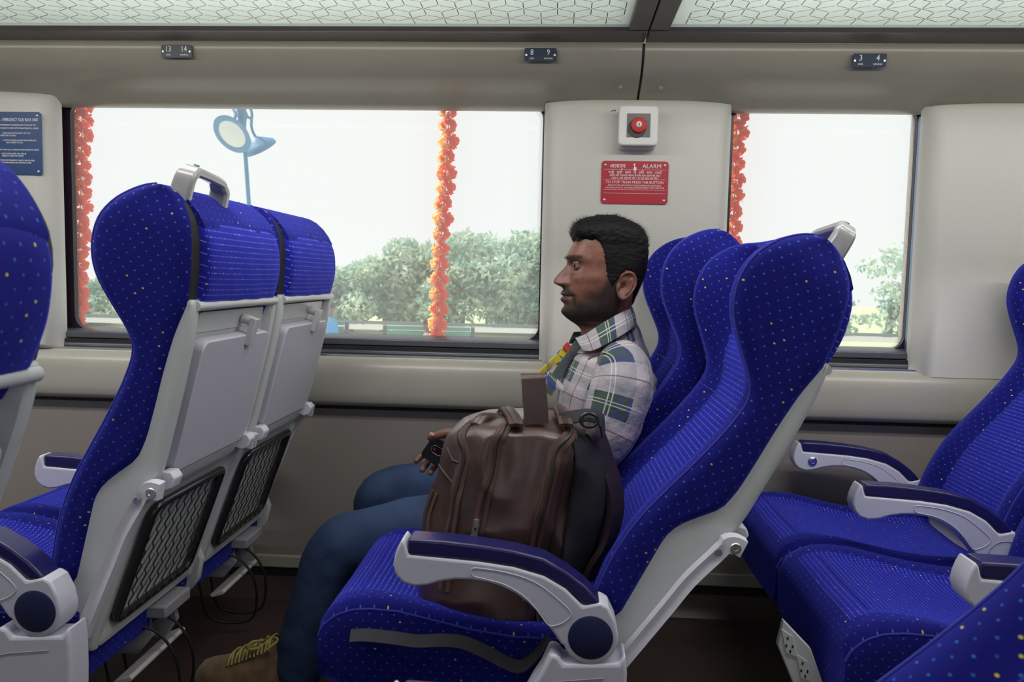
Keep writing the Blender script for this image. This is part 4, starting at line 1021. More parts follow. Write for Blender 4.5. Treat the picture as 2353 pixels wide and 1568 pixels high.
# collar
up_ = [(1452, 705, 2.012, 0), (1449, 708, 1.985, 0), (1432, 716, 1.955, 0), (1405, 730, 1.938, 0), (1372, 750, 1.940, 0), (1345, 768, 1.948, 0), (1322, 777, 1.952, 0)]
lo_ = [(1462, 736, 2.015, 0), (1461, 748, 1.975, 0), (1442, 762, 1.925, 0), (1412, 780, 1.900, 0), (1385, 795, 1.893, 0), (1360, 806, 1.900, 0), (1338, 806, 1.922, 0)]
def strip(name, up, lo, m, thick, parent, nsub=5, bulge=.006):
    U = cr([at(a[0], a[1], a[2]) for a in up], nsub); Lw = cr([at(a[0], a[1], a[2]) for a in lo], nsub); b = MB(); rings = []
    for p, q in zip(U, Lw):
        d = (q-p); out_ = Vector((0, -1, .3)).normalized()
        ring = [p+d*k+out_*(bulge*math.sin(PI*k)) for k in (0, .25, .5, .75, 1)]
        rings.append(ring+[x-out_*thick for x in reversed(ring)])
    ln = [0]
    for i in range(1, len(U)): ln.append(ln[-1]+(U[i]-U[i-1]).length)
    kk = [0, .25, .5, .75, 1]; kk = kk+kk[::-1]
    b.loft(rings, 0, (True, True), True, lambda i, j: [(ln[i]+.02, kk[j]*.045), (ln[i]+.02, kk[(j+1) % 10]*.045), (ln[i+1]+.02, kk[(j+1) % 10]*.045), (ln[i+1]+.02, kk[j]*.045)])
    o = b.build(name, m, None, smooth=60); o.parent = parent; return on_parent(o)
strip('collar', up_, lo_, M['plaid'], .004, shirt)
strip('collar', [(1452, 705, 2.010), (1440, 712, 2.07), (1405, 730, 2.10), (1360, 758, 2.09), (1318, 764, 2.07)], [(1462, 736, 2.015), (1450, 750, 2.10), (1412, 768, 2.13), (1360, 790, 2.12), (1306, 790, 2.09)], M['plaid'], -.004, shirt)
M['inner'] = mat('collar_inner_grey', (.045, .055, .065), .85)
# dark grey placket / open collar
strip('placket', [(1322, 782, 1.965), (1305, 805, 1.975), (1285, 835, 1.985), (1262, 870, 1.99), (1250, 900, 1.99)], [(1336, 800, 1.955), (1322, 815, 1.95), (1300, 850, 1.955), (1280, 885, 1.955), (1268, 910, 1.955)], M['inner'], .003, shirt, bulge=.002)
# chest pocket flap
strip('pocket_flap', [(1258, 850, 1.905), (1278, 868, 1.895), (1298, 890, 1.885)], [(1252, 858, 1.900), (1274, 884, 1.888), (1294, 905, 1.880)], M['plaid'], .003, shirt, bulge=.002)
sm_b = MB()
sm_b.tube([at(a, b_, y) for a, b_, y in ((1352, 826, 1.868), (1368, 817, 1.852), (1390, 812, 1.838), (1412, 818, 1.822), (1430, 835, 1.806), (1448, 862, 1.795), (1465, 885, 1.80), (1476, 905, 1.83))], .0016, 6)
o = sm_b.build('shoulder_seam', M['inner'], None, smooth=80); o.parent = shirt; on_parent(o)
# lanyard
M['lany'] = mat('lanyard_yellow', (.62, .50, .02), .5); M['lanb'] = mat('lanyard_blue', (.02, .06, .42), .5); M['lanr'] = mat('lanyard_red', (.45, .04, .02), .5)
def ribbon(name, path, wdt, m, parent, wd=None, thick=.0012, nrm=None):
    b = MB(); P = cr(path, 6); rings = []
    for i, p in enumerate(P):
        d = (P[min(i+1, len(P)-1)]-P[max(i-1, 0)]).normalized(); w_ = wd(i/(len(P)-1)) if wd else Vector((0, 1, 0)); w_ = (w_-d*w_.dot(d)).normalized(); n_ = d.cross(w_)
        rings.append([p-w_*wdt-n_*thick, p+w_*wdt-n_*thick, p+w_*wdt+n_*thick, p-w_*wdt+n_*thick])
    b.loft(rings); o = b.build(name, m, None, smooth=50); o.parent = parent; return o
wv_ = lambda f: Vector((.80, .35, -.50))
lan = ribbon('lanyard', [at(1308, 792, 1.948), at(1290, 815, 1.940), at(1272, 832, 1.935), at(1248, 856, 1.93), at(1236, 874, 1.935)], .0085, M['lany'], man, wv_); on_parent(lan)
for nm, m_, a, b_ in (('red_end', M['lanr'], (1308, 792), (1298, 803)), ('blue_print', M['lanb'], (1294, 808), (1285, 818))):
    o = ribbon(nm, [at(a[0], a[1], 1.9445), at((a[0]+b_[0])/2, (a[1]+b_[1])/2, 1.942), at(b_[0], b_[1], 1.9385)], .0088, m_, lan, wv_, .0019); on_parent(o)
o = ribbon('blue_tail', [at(1256, 866, 1.925), at(1264, 880, 1.915), at(1275, 896, 1.905)], .0045, M['lanb'], lan, wv_); on_parent(o)
for tx, px, py in (('EY', 1265, 838), ('RAILWAY', 1268, 846)):
    p = at(px, py, 1.9265); o = text(tx, .011, 'lettering', M['lanb'], lan, p, (.55, 0, .83), (-.83, 0, .55), sx=.7); on_parent(o)
# jeans
jb = MB()
for sd, pts, rd in ((-1, [P3(1330, 1160, 1.96), P3(1200, 1185, 1.945), P3(1080, 1205, 1.93), P3(960, 1222, 1.92), P3(860, 1238, 1.91), P3(800, 1252, 1.905), P3(762, 1290, 1.90), P3(742, 1340, 1.895), P3(722, 1400, 1.89), P3(704, 1460, 1.89), P3(690, 1520, 1.89), P3(684, 1546, 1.89)], [.100, .098, .092, .086, .080, .078, .074, .068, .066, .064, .061, .060]),
                    (1, [P3(1330, 1155, 2.12), P3(1200, 1140, 2.16), P3(1050, 1130, 2.20), P3(940, 1135, 2.22), P3(880, 1148, 2.225), P3(872, 1200, 2.225), P3(866, 1280, 2.225), P3(864, 1360, 2.225), P3(862, 1420, 2.225), P3(861, 1440, 2.225)], [.10, .096, .088, .082, .080, .074, .068, .062, .060, .060])):
    r_, _ = limb(pts, rd, n=40, sub=6, wr=.007, seed=sd*9.+3)
    cloth(r_, '', None, None, jb)
jeans = mb_build(jb, 'jeans', M['denim'], man, smooth=80)
# shoes
M['suede'] = mat('suede_tan', (.16, .095, .045), .9, sheen=.3); t = NT(M['suede']); t.l(t.mix(t.ramp(t.noise(30., 4., t.coord()), .3, .7), (.10, .055, .028), (.20, .125, .06)), t.b.inputs['Base Color'])
M['lace'] = mat('lace_olive', (.28, .24, .07), .8); M['sole'] = mat('sole_dark', (.02, .018, .02), .6)
def shoe(ox, oy, name='shoe'):
    e = empty(name, (ox, oy, 0)); 
    prof = [(-.145, .030, .020), (-.142, .045, .034), (-.13, .060, .043), (-.11, .068, .048), (-.08, .074, .050), (-.05, .084, .048), (-.02, .100, .044), (.01, .116, .042), (.04, .126, .040), (.07, .128, .040), (.10, .122, .038), (.115, .10, .032), (.122, .06, .022)]
    rings = []
    for x, h, w in prof:
        ring = []
        for k in range(20):
            a = PI*k/19; ring.append((x, -w*math.cos(a)*(1-.25*math.sin(a)**3), .018+(h-.018)*math.sin(a)**.7))
        rings.append(ring+[(x, w*.6, .012), (x, -w*.6, .012)])
    b = MB().loft(rings); u = b.build('upper', M['suede'], e, smooth=60)
    so = [(x*1.02, -w*1.06) for x, h, w in prof]+[(x*1.02, w*1.06) for x, h, w in reversed(prof)]
    b = MB().loft([[(x, y, 0) for x, y in so], [(x, y, .022) for x, y in so]]); b.build('sole', M['sole'], e, smooth=30, bevel=.004)
    lb_ = MB()
    for k in range(6):
        x = -.055+.019*k; z = .086+.008*k
        lb_.tube(cr([(x, -.036, z-.018), (x+.003, -.02, z+.002), (x+.009, .02, z+.003), (x+.012, .036, z-.016)], 4), .0032, 6)
        lb_.tube(cr([(x+.010, -.036, z-.016), (x+.006, -.01, z+.004), (x, .036, z-.017)], 4), .0032, 6)
    lb_.tube(cr([(.03, -.01, .125), (.01, -.04, .135), (.0, -.045, .12), (.02, -.03, .115), (.05, .0, .128), (.07, -.03, .135), (.05, -.045, .12)], 5), .0032, 6)
    lb_.tube([(.035, -.035, .13), (.050, -.045, .155)], .0018, 5)
    lb_.build('laces', M['lace'], u, smooth=80)
    return e
s0 = P3(455, 1532, 1.87)
for ox, oy in ((s0.x+.145, 1.875), (at(700, 1440, 2.225).x+.135, 2.225)):
    se = shoe(ox, oy); se.parent = man; on_parent(se)
# phone
pc = HP(1012, 1044, -.004); ph = empty('mobile_phone', pc); tag(ph, 'black mobile phone held in the hand of the seated man', 'phone')
ph.rotation_euler = (0, R(33), 0)
MB().prism(rrect(-.042, .105, -.031, .031, .010, 5), -.0045, .0045).build('case', mat('phone_black', (.006, .007, .011), .35), ph, smooth=30, bevel=.002)
md = MB().prism(rrect(-.028, .004, .004-.010, .004+.010, .0095, 6), -.0062, -.004).build('camera_module', mat('camera_glass', (.02, .003, .010), .1), ph, smooth=30, bevel=.0006)
MB().tube([(x, -.0060, z) for x, z in rrect(-.028, .004, -.006, .014, .0095, 6)], .0006, 6, closed=True).build('camera_rim', M['chrome'], md, smooth=80)
MB().lathe([(0, -.0067), (.004, -.0067), (.0042, -.006)], 14, (-.020, 0, .004)).build('lens', mat('lens_pink', (.35, .05, .15), .1), md)
# ================================================================= BACKPACK
M['leather'] = mat('leather_brown', (.062, .030, .026), .36, coat=.45); t = NT(M['leather']); t.b.inputs['Coat Roughness'].default_value = .28
t.l(t.mix(t.ramp(t.noise(9., 4., t.coord()), .3, .75), (.036, .017, .015), (.070, .035, .029)), t.b.inputs['Base Color']); t.bump(t.noise(420., 2., t.coord()), .18, .0015)
M['mesh'] = mat('padded_mesh_black', (.010, .010, .018), .85); t = NT(M['mesh']); vo = t.n('ShaderNodeTexVoronoi'); vo.inputs['Scale'].default_value = 260.; t.l(t.coord(), vo.inputs['Vector']); t.bump(vo.outputs['Distance'], .25, .001)
M['ztape'] = mat('zip_tape_brown', (.070, .034, .026), .7); M['zteeth'] = mat('zip_teeth', (.022, .016, .016), .45); M['web'] = mat('webbing_grey', (.030, .032, .040), .8); M['strap'] = mat('strap_dark_brown', (.030, .016, .016), .5)
BY = 1.60
bag = empty('backpack', (at(1170, 1450, BY).x, BY, .385)); tag(bag, 'brown leather backpack standing on the aisle seat beside the man', 'backpack')
BI = Matrix.Translation(-Vector(bag.location))
def bb(o, parent=None): return attach(o, parent or bag)
# outline in the picture plane: for each height the front (left) and back (right) edge, half depth
LFT = smtab([(966, 1170), (969, 1110), (976, 1078), (990, 1052), (1000, 1036), (1010, 1022), (1050, 1002), (1100, 990), (1150, 975), (1200, 962), (1260, 954), (1320, 950), (1380, 952), (1420, 962), (1448, 985), (1458, 1010)], 300)
RGT = smtab([(966, 1240), (969, 1300), (976, 1342), (990, 1362), (1010, 1374), (1060, 1384), (1120, 1388), (1180, 1384), (1250, 1368), (1320, 1340), (1380, 1305), (1420, 1280), (1448, 1262), (1458, 1245)], 300)
DEP = smtab([(966, .05), (969, .08), (976, .10), (990, .12), (1050, .128), (1150, .136), (1300, .138), (1400, .136), (1440, .130), (1458, .115)], 300)
YN = 1.50
def bag_pt(py, phi, off=0.):
    l, r = LFT(py), RGT(py); cx = (l+r)/2; a = (r-l)/2
    A = at(cx, py, YN); ah = a*YN/FPX+off; d = DEP(py)+off; c, s = math.cos(phi), math.sin(phi); p = 2.7
    X = A.x+ah*math.copysign(abs(c)**(2/p), c); Y = BY-.02+d*math.copysign(abs(s)**(2/p), s)
    q = Vector((X, Y, A.z))
    # folds and sag
    f = noise.noise(Vector((X*7, Y*7, A.z*5)))*.010
    v = noise.noise(Vector((X*15+3, Y*11, A.z*7))); f += .011*(1-abs(v)*2.6)*.8*(1-.4*sm(0.5, 1, abs(c)))
    fold = .010*gauss((X+.02)-(A.z-.66)*.35, .022)*sm(.50, .60, A.z)-.010*gauss((X-.03)-(A.z-.62)*.5, .025)*sm(.45, .55, A.z)
    if s < 0: f += fold*(-s)
    n = Vector((c, s, 0)); q += n*f
    return q
bg = MB(); pys2 = list(np.linspace(966, 1000, 16))+list(np.linspace(1005, 1458, 95)); BN = 120
bg.loft([[bag_pt(py, 2*PI*j/BN) for j in range(BN)] for py in pys2])
RT = [(922, 1190, 1250, .03), (926, 1160, 1280, .055), (934, 1130, 1305, .075), (946, 1102, 1330, .09), (962, 1085, 1345, .10), (985, 1070, 1355, .105), (1100, 1060, 1370, .105)]
RT = [tuple(np.interp(p, [r[0] for r in RT], [r[k] for r in RT]) if k else p for k in range(4)) for p in np.linspace(922, 1100, 40)]
bg2 = MB(); rr2 = []
for py, l, r, d in RT:
    A = at((l+r)/2, py, 1.63); ah = (r-l)/2*1.63/FPX; ring = []
    for j in range(64):
        c, s = math.cos(2*PI*j/64), math.sin(2*PI*j/64); X = A.x+ah*math.copysign(abs(c)**.8, c); Y = 1.635+d*math.copysign(abs(s)**.8, s)
        ring.append(Vector((X, Y, A.z+noise.noise(Vector((X*14, Y*14, A.z*3)))*.012)))
    rr2.append(ring)
bg2.loft(rr2)
bodyb = bb(bg.build('main_body', M['leather'], None, smooth=80))
# padded back panel, black mesh, towards the seat back
pb = MB(); rings = []
for py in np.linspace(990, 1440, 60):
    k = sm(990, 1020, py)*sm(1440, 1410, py)
    rings.append([bag_pt(py, a, .002+.008*k*math.cos((a)*1.15)**.5 if abs(a)*1.15 < PI/2 else 0.001) for a in np.linspace(-1.02, 1.02, 40)])
pb.loft(rings, closed=False); bp = pb.build('back_panel', M['mesh'], None, smooth=80); md_ = bp.modifiers.new('s', 'SOLIDIFY'); md_.thickness = .004; bb(bp)
# zips: tape and teeth following the surface
def surf_strip(name, m, track, w, off, parent, n=60, prof=None):
    """track: list of (py, phi); ribbon on the bag surface"""
    T = cr([Vector((p[0], p[1], 0)) for p in track], max(2, n//(len(track)-1))); b = MB(); rings = []
    for i, q in enumerate(T):
        c = bag_pt(q.x, q.y, 0); a = T[max(i-1, 0)]; z = T[min(i+1, len(T)-1)]
        d = (bag_pt(z.x, z.y)-bag_pt(a.x, a.y)).normalized(); e_ = (bag_pt(q.x, q.y+.03)-bag_pt(q.x, q.y-.03)).normalized(); s_ = (e_-d*e_.dot(d)).normalized(); nn = d.cross(s_).normalized()
        ctr = Vector((at(1170, q.x, YN).x, BY, c.z))
        if nn.dot(c-ctr) < 0: nn = -nn
        rings.append([c+s_*x_*w+nn*(off+h_) for x_, h_ in ((-1, -.004), (-1, 0), (-.5, .0016), (.5, .0016), (1, 0), (1, -.004))])
    b.loft(rings); return bb(b.build(name, m, None, smooth=60), parent)
def phi_at(px, py):
    """angle on the near side whose surface point shows at px"""
    l, r = LFT(py), RGT(py); u = max(-.985, min(.985, (px-(l+r)/2)/((r-l)/2)))
    return -math.acos(math.copysign(abs(u)**(2.7/2), u))
def track(pts): return [(py, phi_at(px, py)) for px, py in pts]
Z = [[(1098, 962), (1078, 985), (1068, 1040), (1058, 1100), (1046, 1180), (1034, 1262), (1028, 1340)],
     [(1168, 975), (1150, 1000), (1138, 1060), (1120, 1130), (1108, 1190), (1100, 1250)],
     [(1290, 975), (1276, 1010), (1262, 1070), (1248, 1140), (1234, 1210), (1222, 1290), (1216, 1350)],
     [(992, 1140), (980, 1180), (976, 1215), (980, 1260)]]
for z in Z:
    o = surf_strip('zip', M['ztape'], track(z), .0125, .002, bag); surf_strip('zip_teeth', M['zteeth'], track(z), .0038, .0042, o)
# seams
for z in ([(1020, 1040), (1035, 1052), (1062, 1062)], [(1002, 1082), (1020, 1100), (1052, 1112)], [(1318, 985), (1305, 1030), (1292, 1100), (1280, 1180), (1268, 1260)], [(1030, 1258), (1100, 1262), (1150, 1270), (1215, 1278)]):
    surf_strip('seam', M['strap'], track(z), .003, .001, bag, 24)
surf_strip('pocket_edge', M['strap'], track([(1076, 1240), (1110, 1252), (1160, 1258), (1216, 1262)]), .008, .003, bag, 24)
# top zip ends at the crown
for z in ([(1165, 938), (1170, 946), (1180, 960), (1186, 978)], [(1284, 936), (1289, 946), (1296, 960), (1301, 978)]):
    pth_ = [at(a, b_, 1.59-.045*k) for k, (a, b_) in enumerate(z)]; o = bb(ribbon('zip', pth_, .013, M['ztape'], None, lambda f: Vector((1, 0, 0)), .003)); bb(ribbon('zip_teeth', [p+Vector((0, -.003, .0025)) for p in pth_], .0042, M['zteeth'], None, lambda f: Vector((1, 0, 0)), .002), o)
# second puffy compartment to the left of the crown and lid roll
for cpts, rd in (([at(1092, 985, 1.50), at(1108, 968, 1.52), at(1130, 968, 1.54), at(1165, 972, 1.55)], [.014, .016, .018, .016]),):
    r_, _ = limb(cpts, rd, n=20, sub=5, wr=.003); bb(MB().loft(r_).build('lid_roll', M['leather'], None, smooth=80))
# grab loop
yl = 1.49
lp = [at(1233, 974, yl-.01), at(1231, 940, yl-.008), at(1228, 900, yl-.004), at(1226, 872, yl), at(1225, 861, yl+.012), at(1225, 864, yl+.030), at(1226, 880, yl+.042), at(1228, 920, yl+.06), at(1232, 960, yl+.08)]
bb(ribbon('grab_loop', lp, .0235, M['leather'], None, lambda f: Vector((1, 0, 0)), .0030))
# zip puller
zp = MB(); c = at(1104, 1182, 1.40); 
c = bag_pt(1182, phi_at(1106, 1182), .008); c2 = bag_pt(1240, phi_at(1096, 1240), .014)
zp.tube([c+Vector((0, 0, .008)), c-Vector((0, 0, .006))], .0055, 8); d = (c2-c).normalized(); s_ = d.cross(Vector((0, -1, 0))).normalized(); n_ = Vector((0, -1, 0))
def pq(a, b_, th=.0012): p = c+d*a+s_*b_; return p
L2 = (c2-c).length
outer = [(.004, -.0045), (.004, .0045), (L2*.75, .0085), (L2, .0085), (L2, -.0085), (L2*.75, -.0085)]
o1 = [pq(*q)+n_*.0012 for q in outer]; o0 = [pq(*q)-n_*.0012 for q in outer]; zp.loft([o0, o1])
pul = bb(zp.build('zip_puller', mat('puller_silver', (.65, .62, .58), .3, .9), None, smooth=30))
ho = MB()
for a0, a1, w_ in ((.006, .013, .0018), (L2*.76, L2*.93, .0036)): ho.loft([[pq(a0, -w_)+n_*.0015, pq(a0, w_)+n_*.0015, pq(a1, w_)+n_*.0015, pq(a1, -w_)+n_*.0015], [pq(a0, -w_)+n_*.0008, pq(a0, w_)+n_*.0008, pq(a1, w_)+n_*.0008, pq(a1, -w_)+n_*.0008]])
bb(ho.build('puller_slot', M['black'], None, smooth=0), pul)
# shoulder straps
w1 = lambda f: Vector((.25, .95, .1))
st = bb(ribbon('shoulder_strap', [at(1345, 985, 1.52), at(1368, 1000, 1.52), at(1390, 1060, 1.52), at(1410, 1120, 1.515), at(1414, 1180, 1.51), at(1400, 1240, 1.51), at(1370, 1290, 1.51), at(1350, 1335, 1.51)], .024, M['strap'], None, lambda f: Vector((.55, .80, .2)), .0055))
bb(ribbon('shoulder_strap', [at(1340, 965, 1.68), at(1370, 985, 1.70), at(1392, 1050, 1.70), at(1398, 1150, 1.70), at(1380, 1250, 1.69), at(1350, 1330, 1.68)], .022, M['strap'], None, lambda f: Vector((.3, .95, .1)), .005))
bb(ribbon('strap_anchor', [at(1285, 965, 1.50), at(1320, 958, 1.49), at(1352, 955, 1.485), at(1380, 965, 1.49), at(1386, 1000, 1.50)], .013, M['web'], None, lambda f: Vector((.1, .5, .85)), .002))
rg = MB(); cc = at(1354, 966, 1.475); rg.tube([cc+Vector((.016*math.cos(a), 0, .013*math.sin(a))) for a in [2*PI*k/20 for k in range(20)]], .0035, 8, closed=True); bb(rg.build('ring', M['blackm'], None, smooth=80))
bb(ribbon('ladder_strap', [at(1300, 1455, 1.50), at(1262, 1440, 1.47), at(1240, 1400, 1.46), at(1243, 1440, 1.45), at(1262, 1475, 1.44), at(1275, 1490, 1.43)], .009, M['web'], None, lambda f: Vector((.3, .9, .3)), .0018))
# loose webbing strap lying on the seat
def seat_z(x, y): return None
pts = [(805, 1462, 1.400), (840, 1460, 1.400), (900, 1466, 1.400), (960, 1474, 1.400), (1010, 1472, 1.400), (1060, 1476, 1.400), (1110, 1496, 1.400), (1160, 1522, 1.400), (1195, 1532, 1.400), (1225, 1512, 1.400), (1250, 1482, 1.400), (1262, 1465, 1.400)]
bb(ribbon('loose_strap', [at(*p) for p in pts], .0125, M['web'], None, lambda f: Vector((.15, .75, .65)), .0015))

# ================================================================= OUTSIDE
M['sky_dust'] = None
M['grass'] = grain(mat('grass_pale', (.36, .44, .24), .9), .8, .8, (.46, .46, .32))
M['plat'] = mat('platform_concrete', (.62, .60, .56), .8); M['whitew'] = mat('white_wall', (.62, .63, .60), .7)
GZ = -.62
struct(MB().box(-40, 40, 3.4, 60, GZ-.3, GZ).build('ground', M['plat'], smooth=0))
struct(MB().box(-40, 40, 18.5, 60, GZ, GZ+.02).build('lawn', M['grass'], smooth=0))
M['leaf'] = mat('leaf_green', (.16, .26, .17), .6); t = NT(M['leaf']); M['leaf'].node_tree.nodes.remove(M['leaf'].node_tree.nodes['Principled BSDF'])
df = t.n('ShaderNodeBsdfDiffuse'); tl_ = t.n('ShaderNodeBsdfTranslucent'); nz = t.ramp(t.noise(1.2, 4., t.coord()), .35, .7)
cc_ = t.mix(nz, (.20, .38, .32), (.72, .80, .66)); t.l(cc_, df.inputs[0]); t.l(cc_, tl_.inputs[0]); mx = t.n('ShaderNodeMixShader'); mx.inputs[0].default_value = .35; t.l(df.outputs[0], mx.inputs[1]); t.l(tl_.outputs[0], mx.inputs[2]); t.l(mx.outputs[0], t.t.nodes['Material Output'].inputs[0])  # pale haze and leaf highlights painted into the foliage colours
M['bark'] = mat('bark_grey', (.16, .14, .12), .9)
def crown_mesh(seed, blobs, n, ls):
    rd = random.Random(seed); b = MB()
    for k in range(n):
        c, r = blobs[rd.randrange(len(blobs))]; v = Vector((rd.gauss(0, 1), rd.gauss(0, 1), rd.gauss(0, 1))).normalized(); q = Vector(c)+Vector((v.x*r[0], v.y*r[1], v.z*r[2]))*(.55+.5*rd.random())
        a = Vector((rd.gauss(0, 1), rd.gauss(0, 1), rd.gauss(0, 1))).normalized(); e_ = a.cross(Vector((rd.gauss(0, 1), rd.gauss(0, 1), rd.gauss(0, 1)))).normalized(); s_ = ls*(.6+.8*rd.random())
        b.add([q-a*s_, q-e_*s_*.45, q+a*s_, q+e_*s_*.45], [(0, 1, 2, 3)])
    return b
def tree(x, y, h, w, seed, label, dens=4200, ls=.10, sparse=False):
    e = empty('tree', (x, y, GZ)); tag(e, label, 'tree', 'trees beyond the platform')
    rd = random.Random(seed); nb = 11 if not sparse else 6
    bl = [((rd.uniform(-.6, .6)*w, rd.uniform(-.4, .4)*w, h*(.12+.74*(k+.5)/nb)), (w*rd.uniform(.32, .55), w*.45, h*rd.uniform(.13, .20)*(1 if not sparse else .7))) for k in range(nb)]
    f = crown_mesh(seed, bl, dens, ls).build('foliage', M['leaf'], e, smooth=0); f['kind'] = 'stuff'
    tb = MB()
    for k in range(4):
        c, r = bl[k]; tb.tube(cr([(0+rd.uniform(-.1, .1), 0, 0), (c[0]*.3, c[1]*.3, h*.3), (c[0], c[1], c[2])], 5), [.09-.07*i/10 for i in range(11)], 6)
    tb.build('trunk', M['bark'], e, smooth=80)
    return e
def tree_at(px, pytop, Y, w, seed, label, **k):
    p = at(px, pytop, Y); return tree(p.x, Y, (p.z-GZ)*1.06, w, seed, label, **k)
tree_at(800, 590, 22, 1.3, 1, 'pale green tree just right of the left seats, lowest of the treeline')
tree_at(885, 560, 22.5, 1.4, 2, 'pale green bushy tree left of the middle garland')
tree_at(960, 555, 23, 1.3, 3, 'pale green tree behind the left end of the bench')
tree_at(1060, 540, 22.3, 1.5, 4, 'tall pale green tree right of the middle garland')
tree_at(1150, 535, 23.2, 1.5, 5, 'tallest pale green tree towards the right edge of the wide window')
tree_at(1225, 545, 22, 1.3, 6, 'pale green tree at the right edge of the wide window, next to the pillar')
tree_at(1305, 550, 22.6, 1.3, 16, 'pale green tree mostly hidden behind the pillar panel')
tree_at(720, 605, 23, 1.2, 7, 'pale green tree mostly behind the left seat headrests')
tree_at(230, 640, 22, 1.6, 8, 'pale green tree at the left end of the wide window behind left garland')
tree_at(120, 610, 23, 1.4, 9, 'pale green tree at far left behind the window frame')
tree_at(2050, 545, 24, 1.7, 10, 'sparse tree seen through the right window', dens=900, sparse=True)
tree_at(2150, 600, 25, 1.5, 11, 'sparse tree at the right edge of the right window', dens=900, sparse=True)
tree_at(1940, 680, 25, 1.3, 12, 'low sparse tree beside the grab handle in right window', dens=600, sparse=True)
# fence rail and low white wall behind the platform
M['rail_dark'] = mat('fence_dark', (.10, .14, .15), .6)
fz = at(900, 742, 18).z; fe = empty('platform_fence', (0, 18, GZ)); tag(fe, 'low fence with dark top rail along the far side of the platform', 'fence')
MB().box(-14, 14, -.03, .03, fz-GZ-.04, fz-GZ+.03).build('top_rail', M['rail_dark'], fe, smooth=0)
MB().box(-14, 14, -.02, .02, fz-GZ-.17, fz-GZ-.05).build('white_rail', M['whitew'], fe, smooth=0)
pst = None
for k in range(8):
    if pst is None: o = MB().box(-.02, .02, .03, .06, 0, fz-GZ).build('post', M['rail_dark'], fe, smooth=0); pst = o
    else: o = pst.copy(); COL.objects.link(o)
    o.location = (-14+4*k, 0, 0)
# bench
M['benchg'] = mat('bench_green', (.05, .26, .20), .5); M['iron'] = mat('bench_iron', (.03, .05, .06), .5)
def bench(px0, px1, pytop, Y, label):
    a, b_ = at(px0, pytop, Y), at(px1, pytop+3, Y); w = b_.x-a.x; e = empty('bench', ((a.x+b_.x)/2, Y, GZ)); tag(e, label, 'bench', 'platform benches')
    top = a.z-GZ
    for k in range(5):
        z = top-.02-.085*k
        MB().box(-w/2+.04, w/2-.04, -.02+.02*k*0, .005, z-.032, z+.032).build('slat', M['benchg'], e, smooth=0)
    for k in range(4): MB().box(-w/2+.04, w/2-.04, -.12-.11*k-.045, -.12-.11*k+.045, .42, .45).build('slat', M['benchg'], e, smooth=0)
    for s in (-1, 1):
        bb_ = MB(); x = s*w/2; bb_.prismx([(.03, top+.02), (.06, top-.02), (.03, .40), (.06, 0), (.0, 0), (-.02, .38), (-.42, .38), (-.46, 0), (-.52, 0), (-.50, .44), (-.02, .44), (-.0, top)], x-.03, x+.03)
        bb_.build('end_frame', M['iron'], e, smooth=0)
    return e
bench(884, 1086, 750, 13.0, 'green slatted platform bench with dark iron ends below the middle garland')
bench(690, 796, 738, 12.6, 'green platform bench behind the seated person in blue')
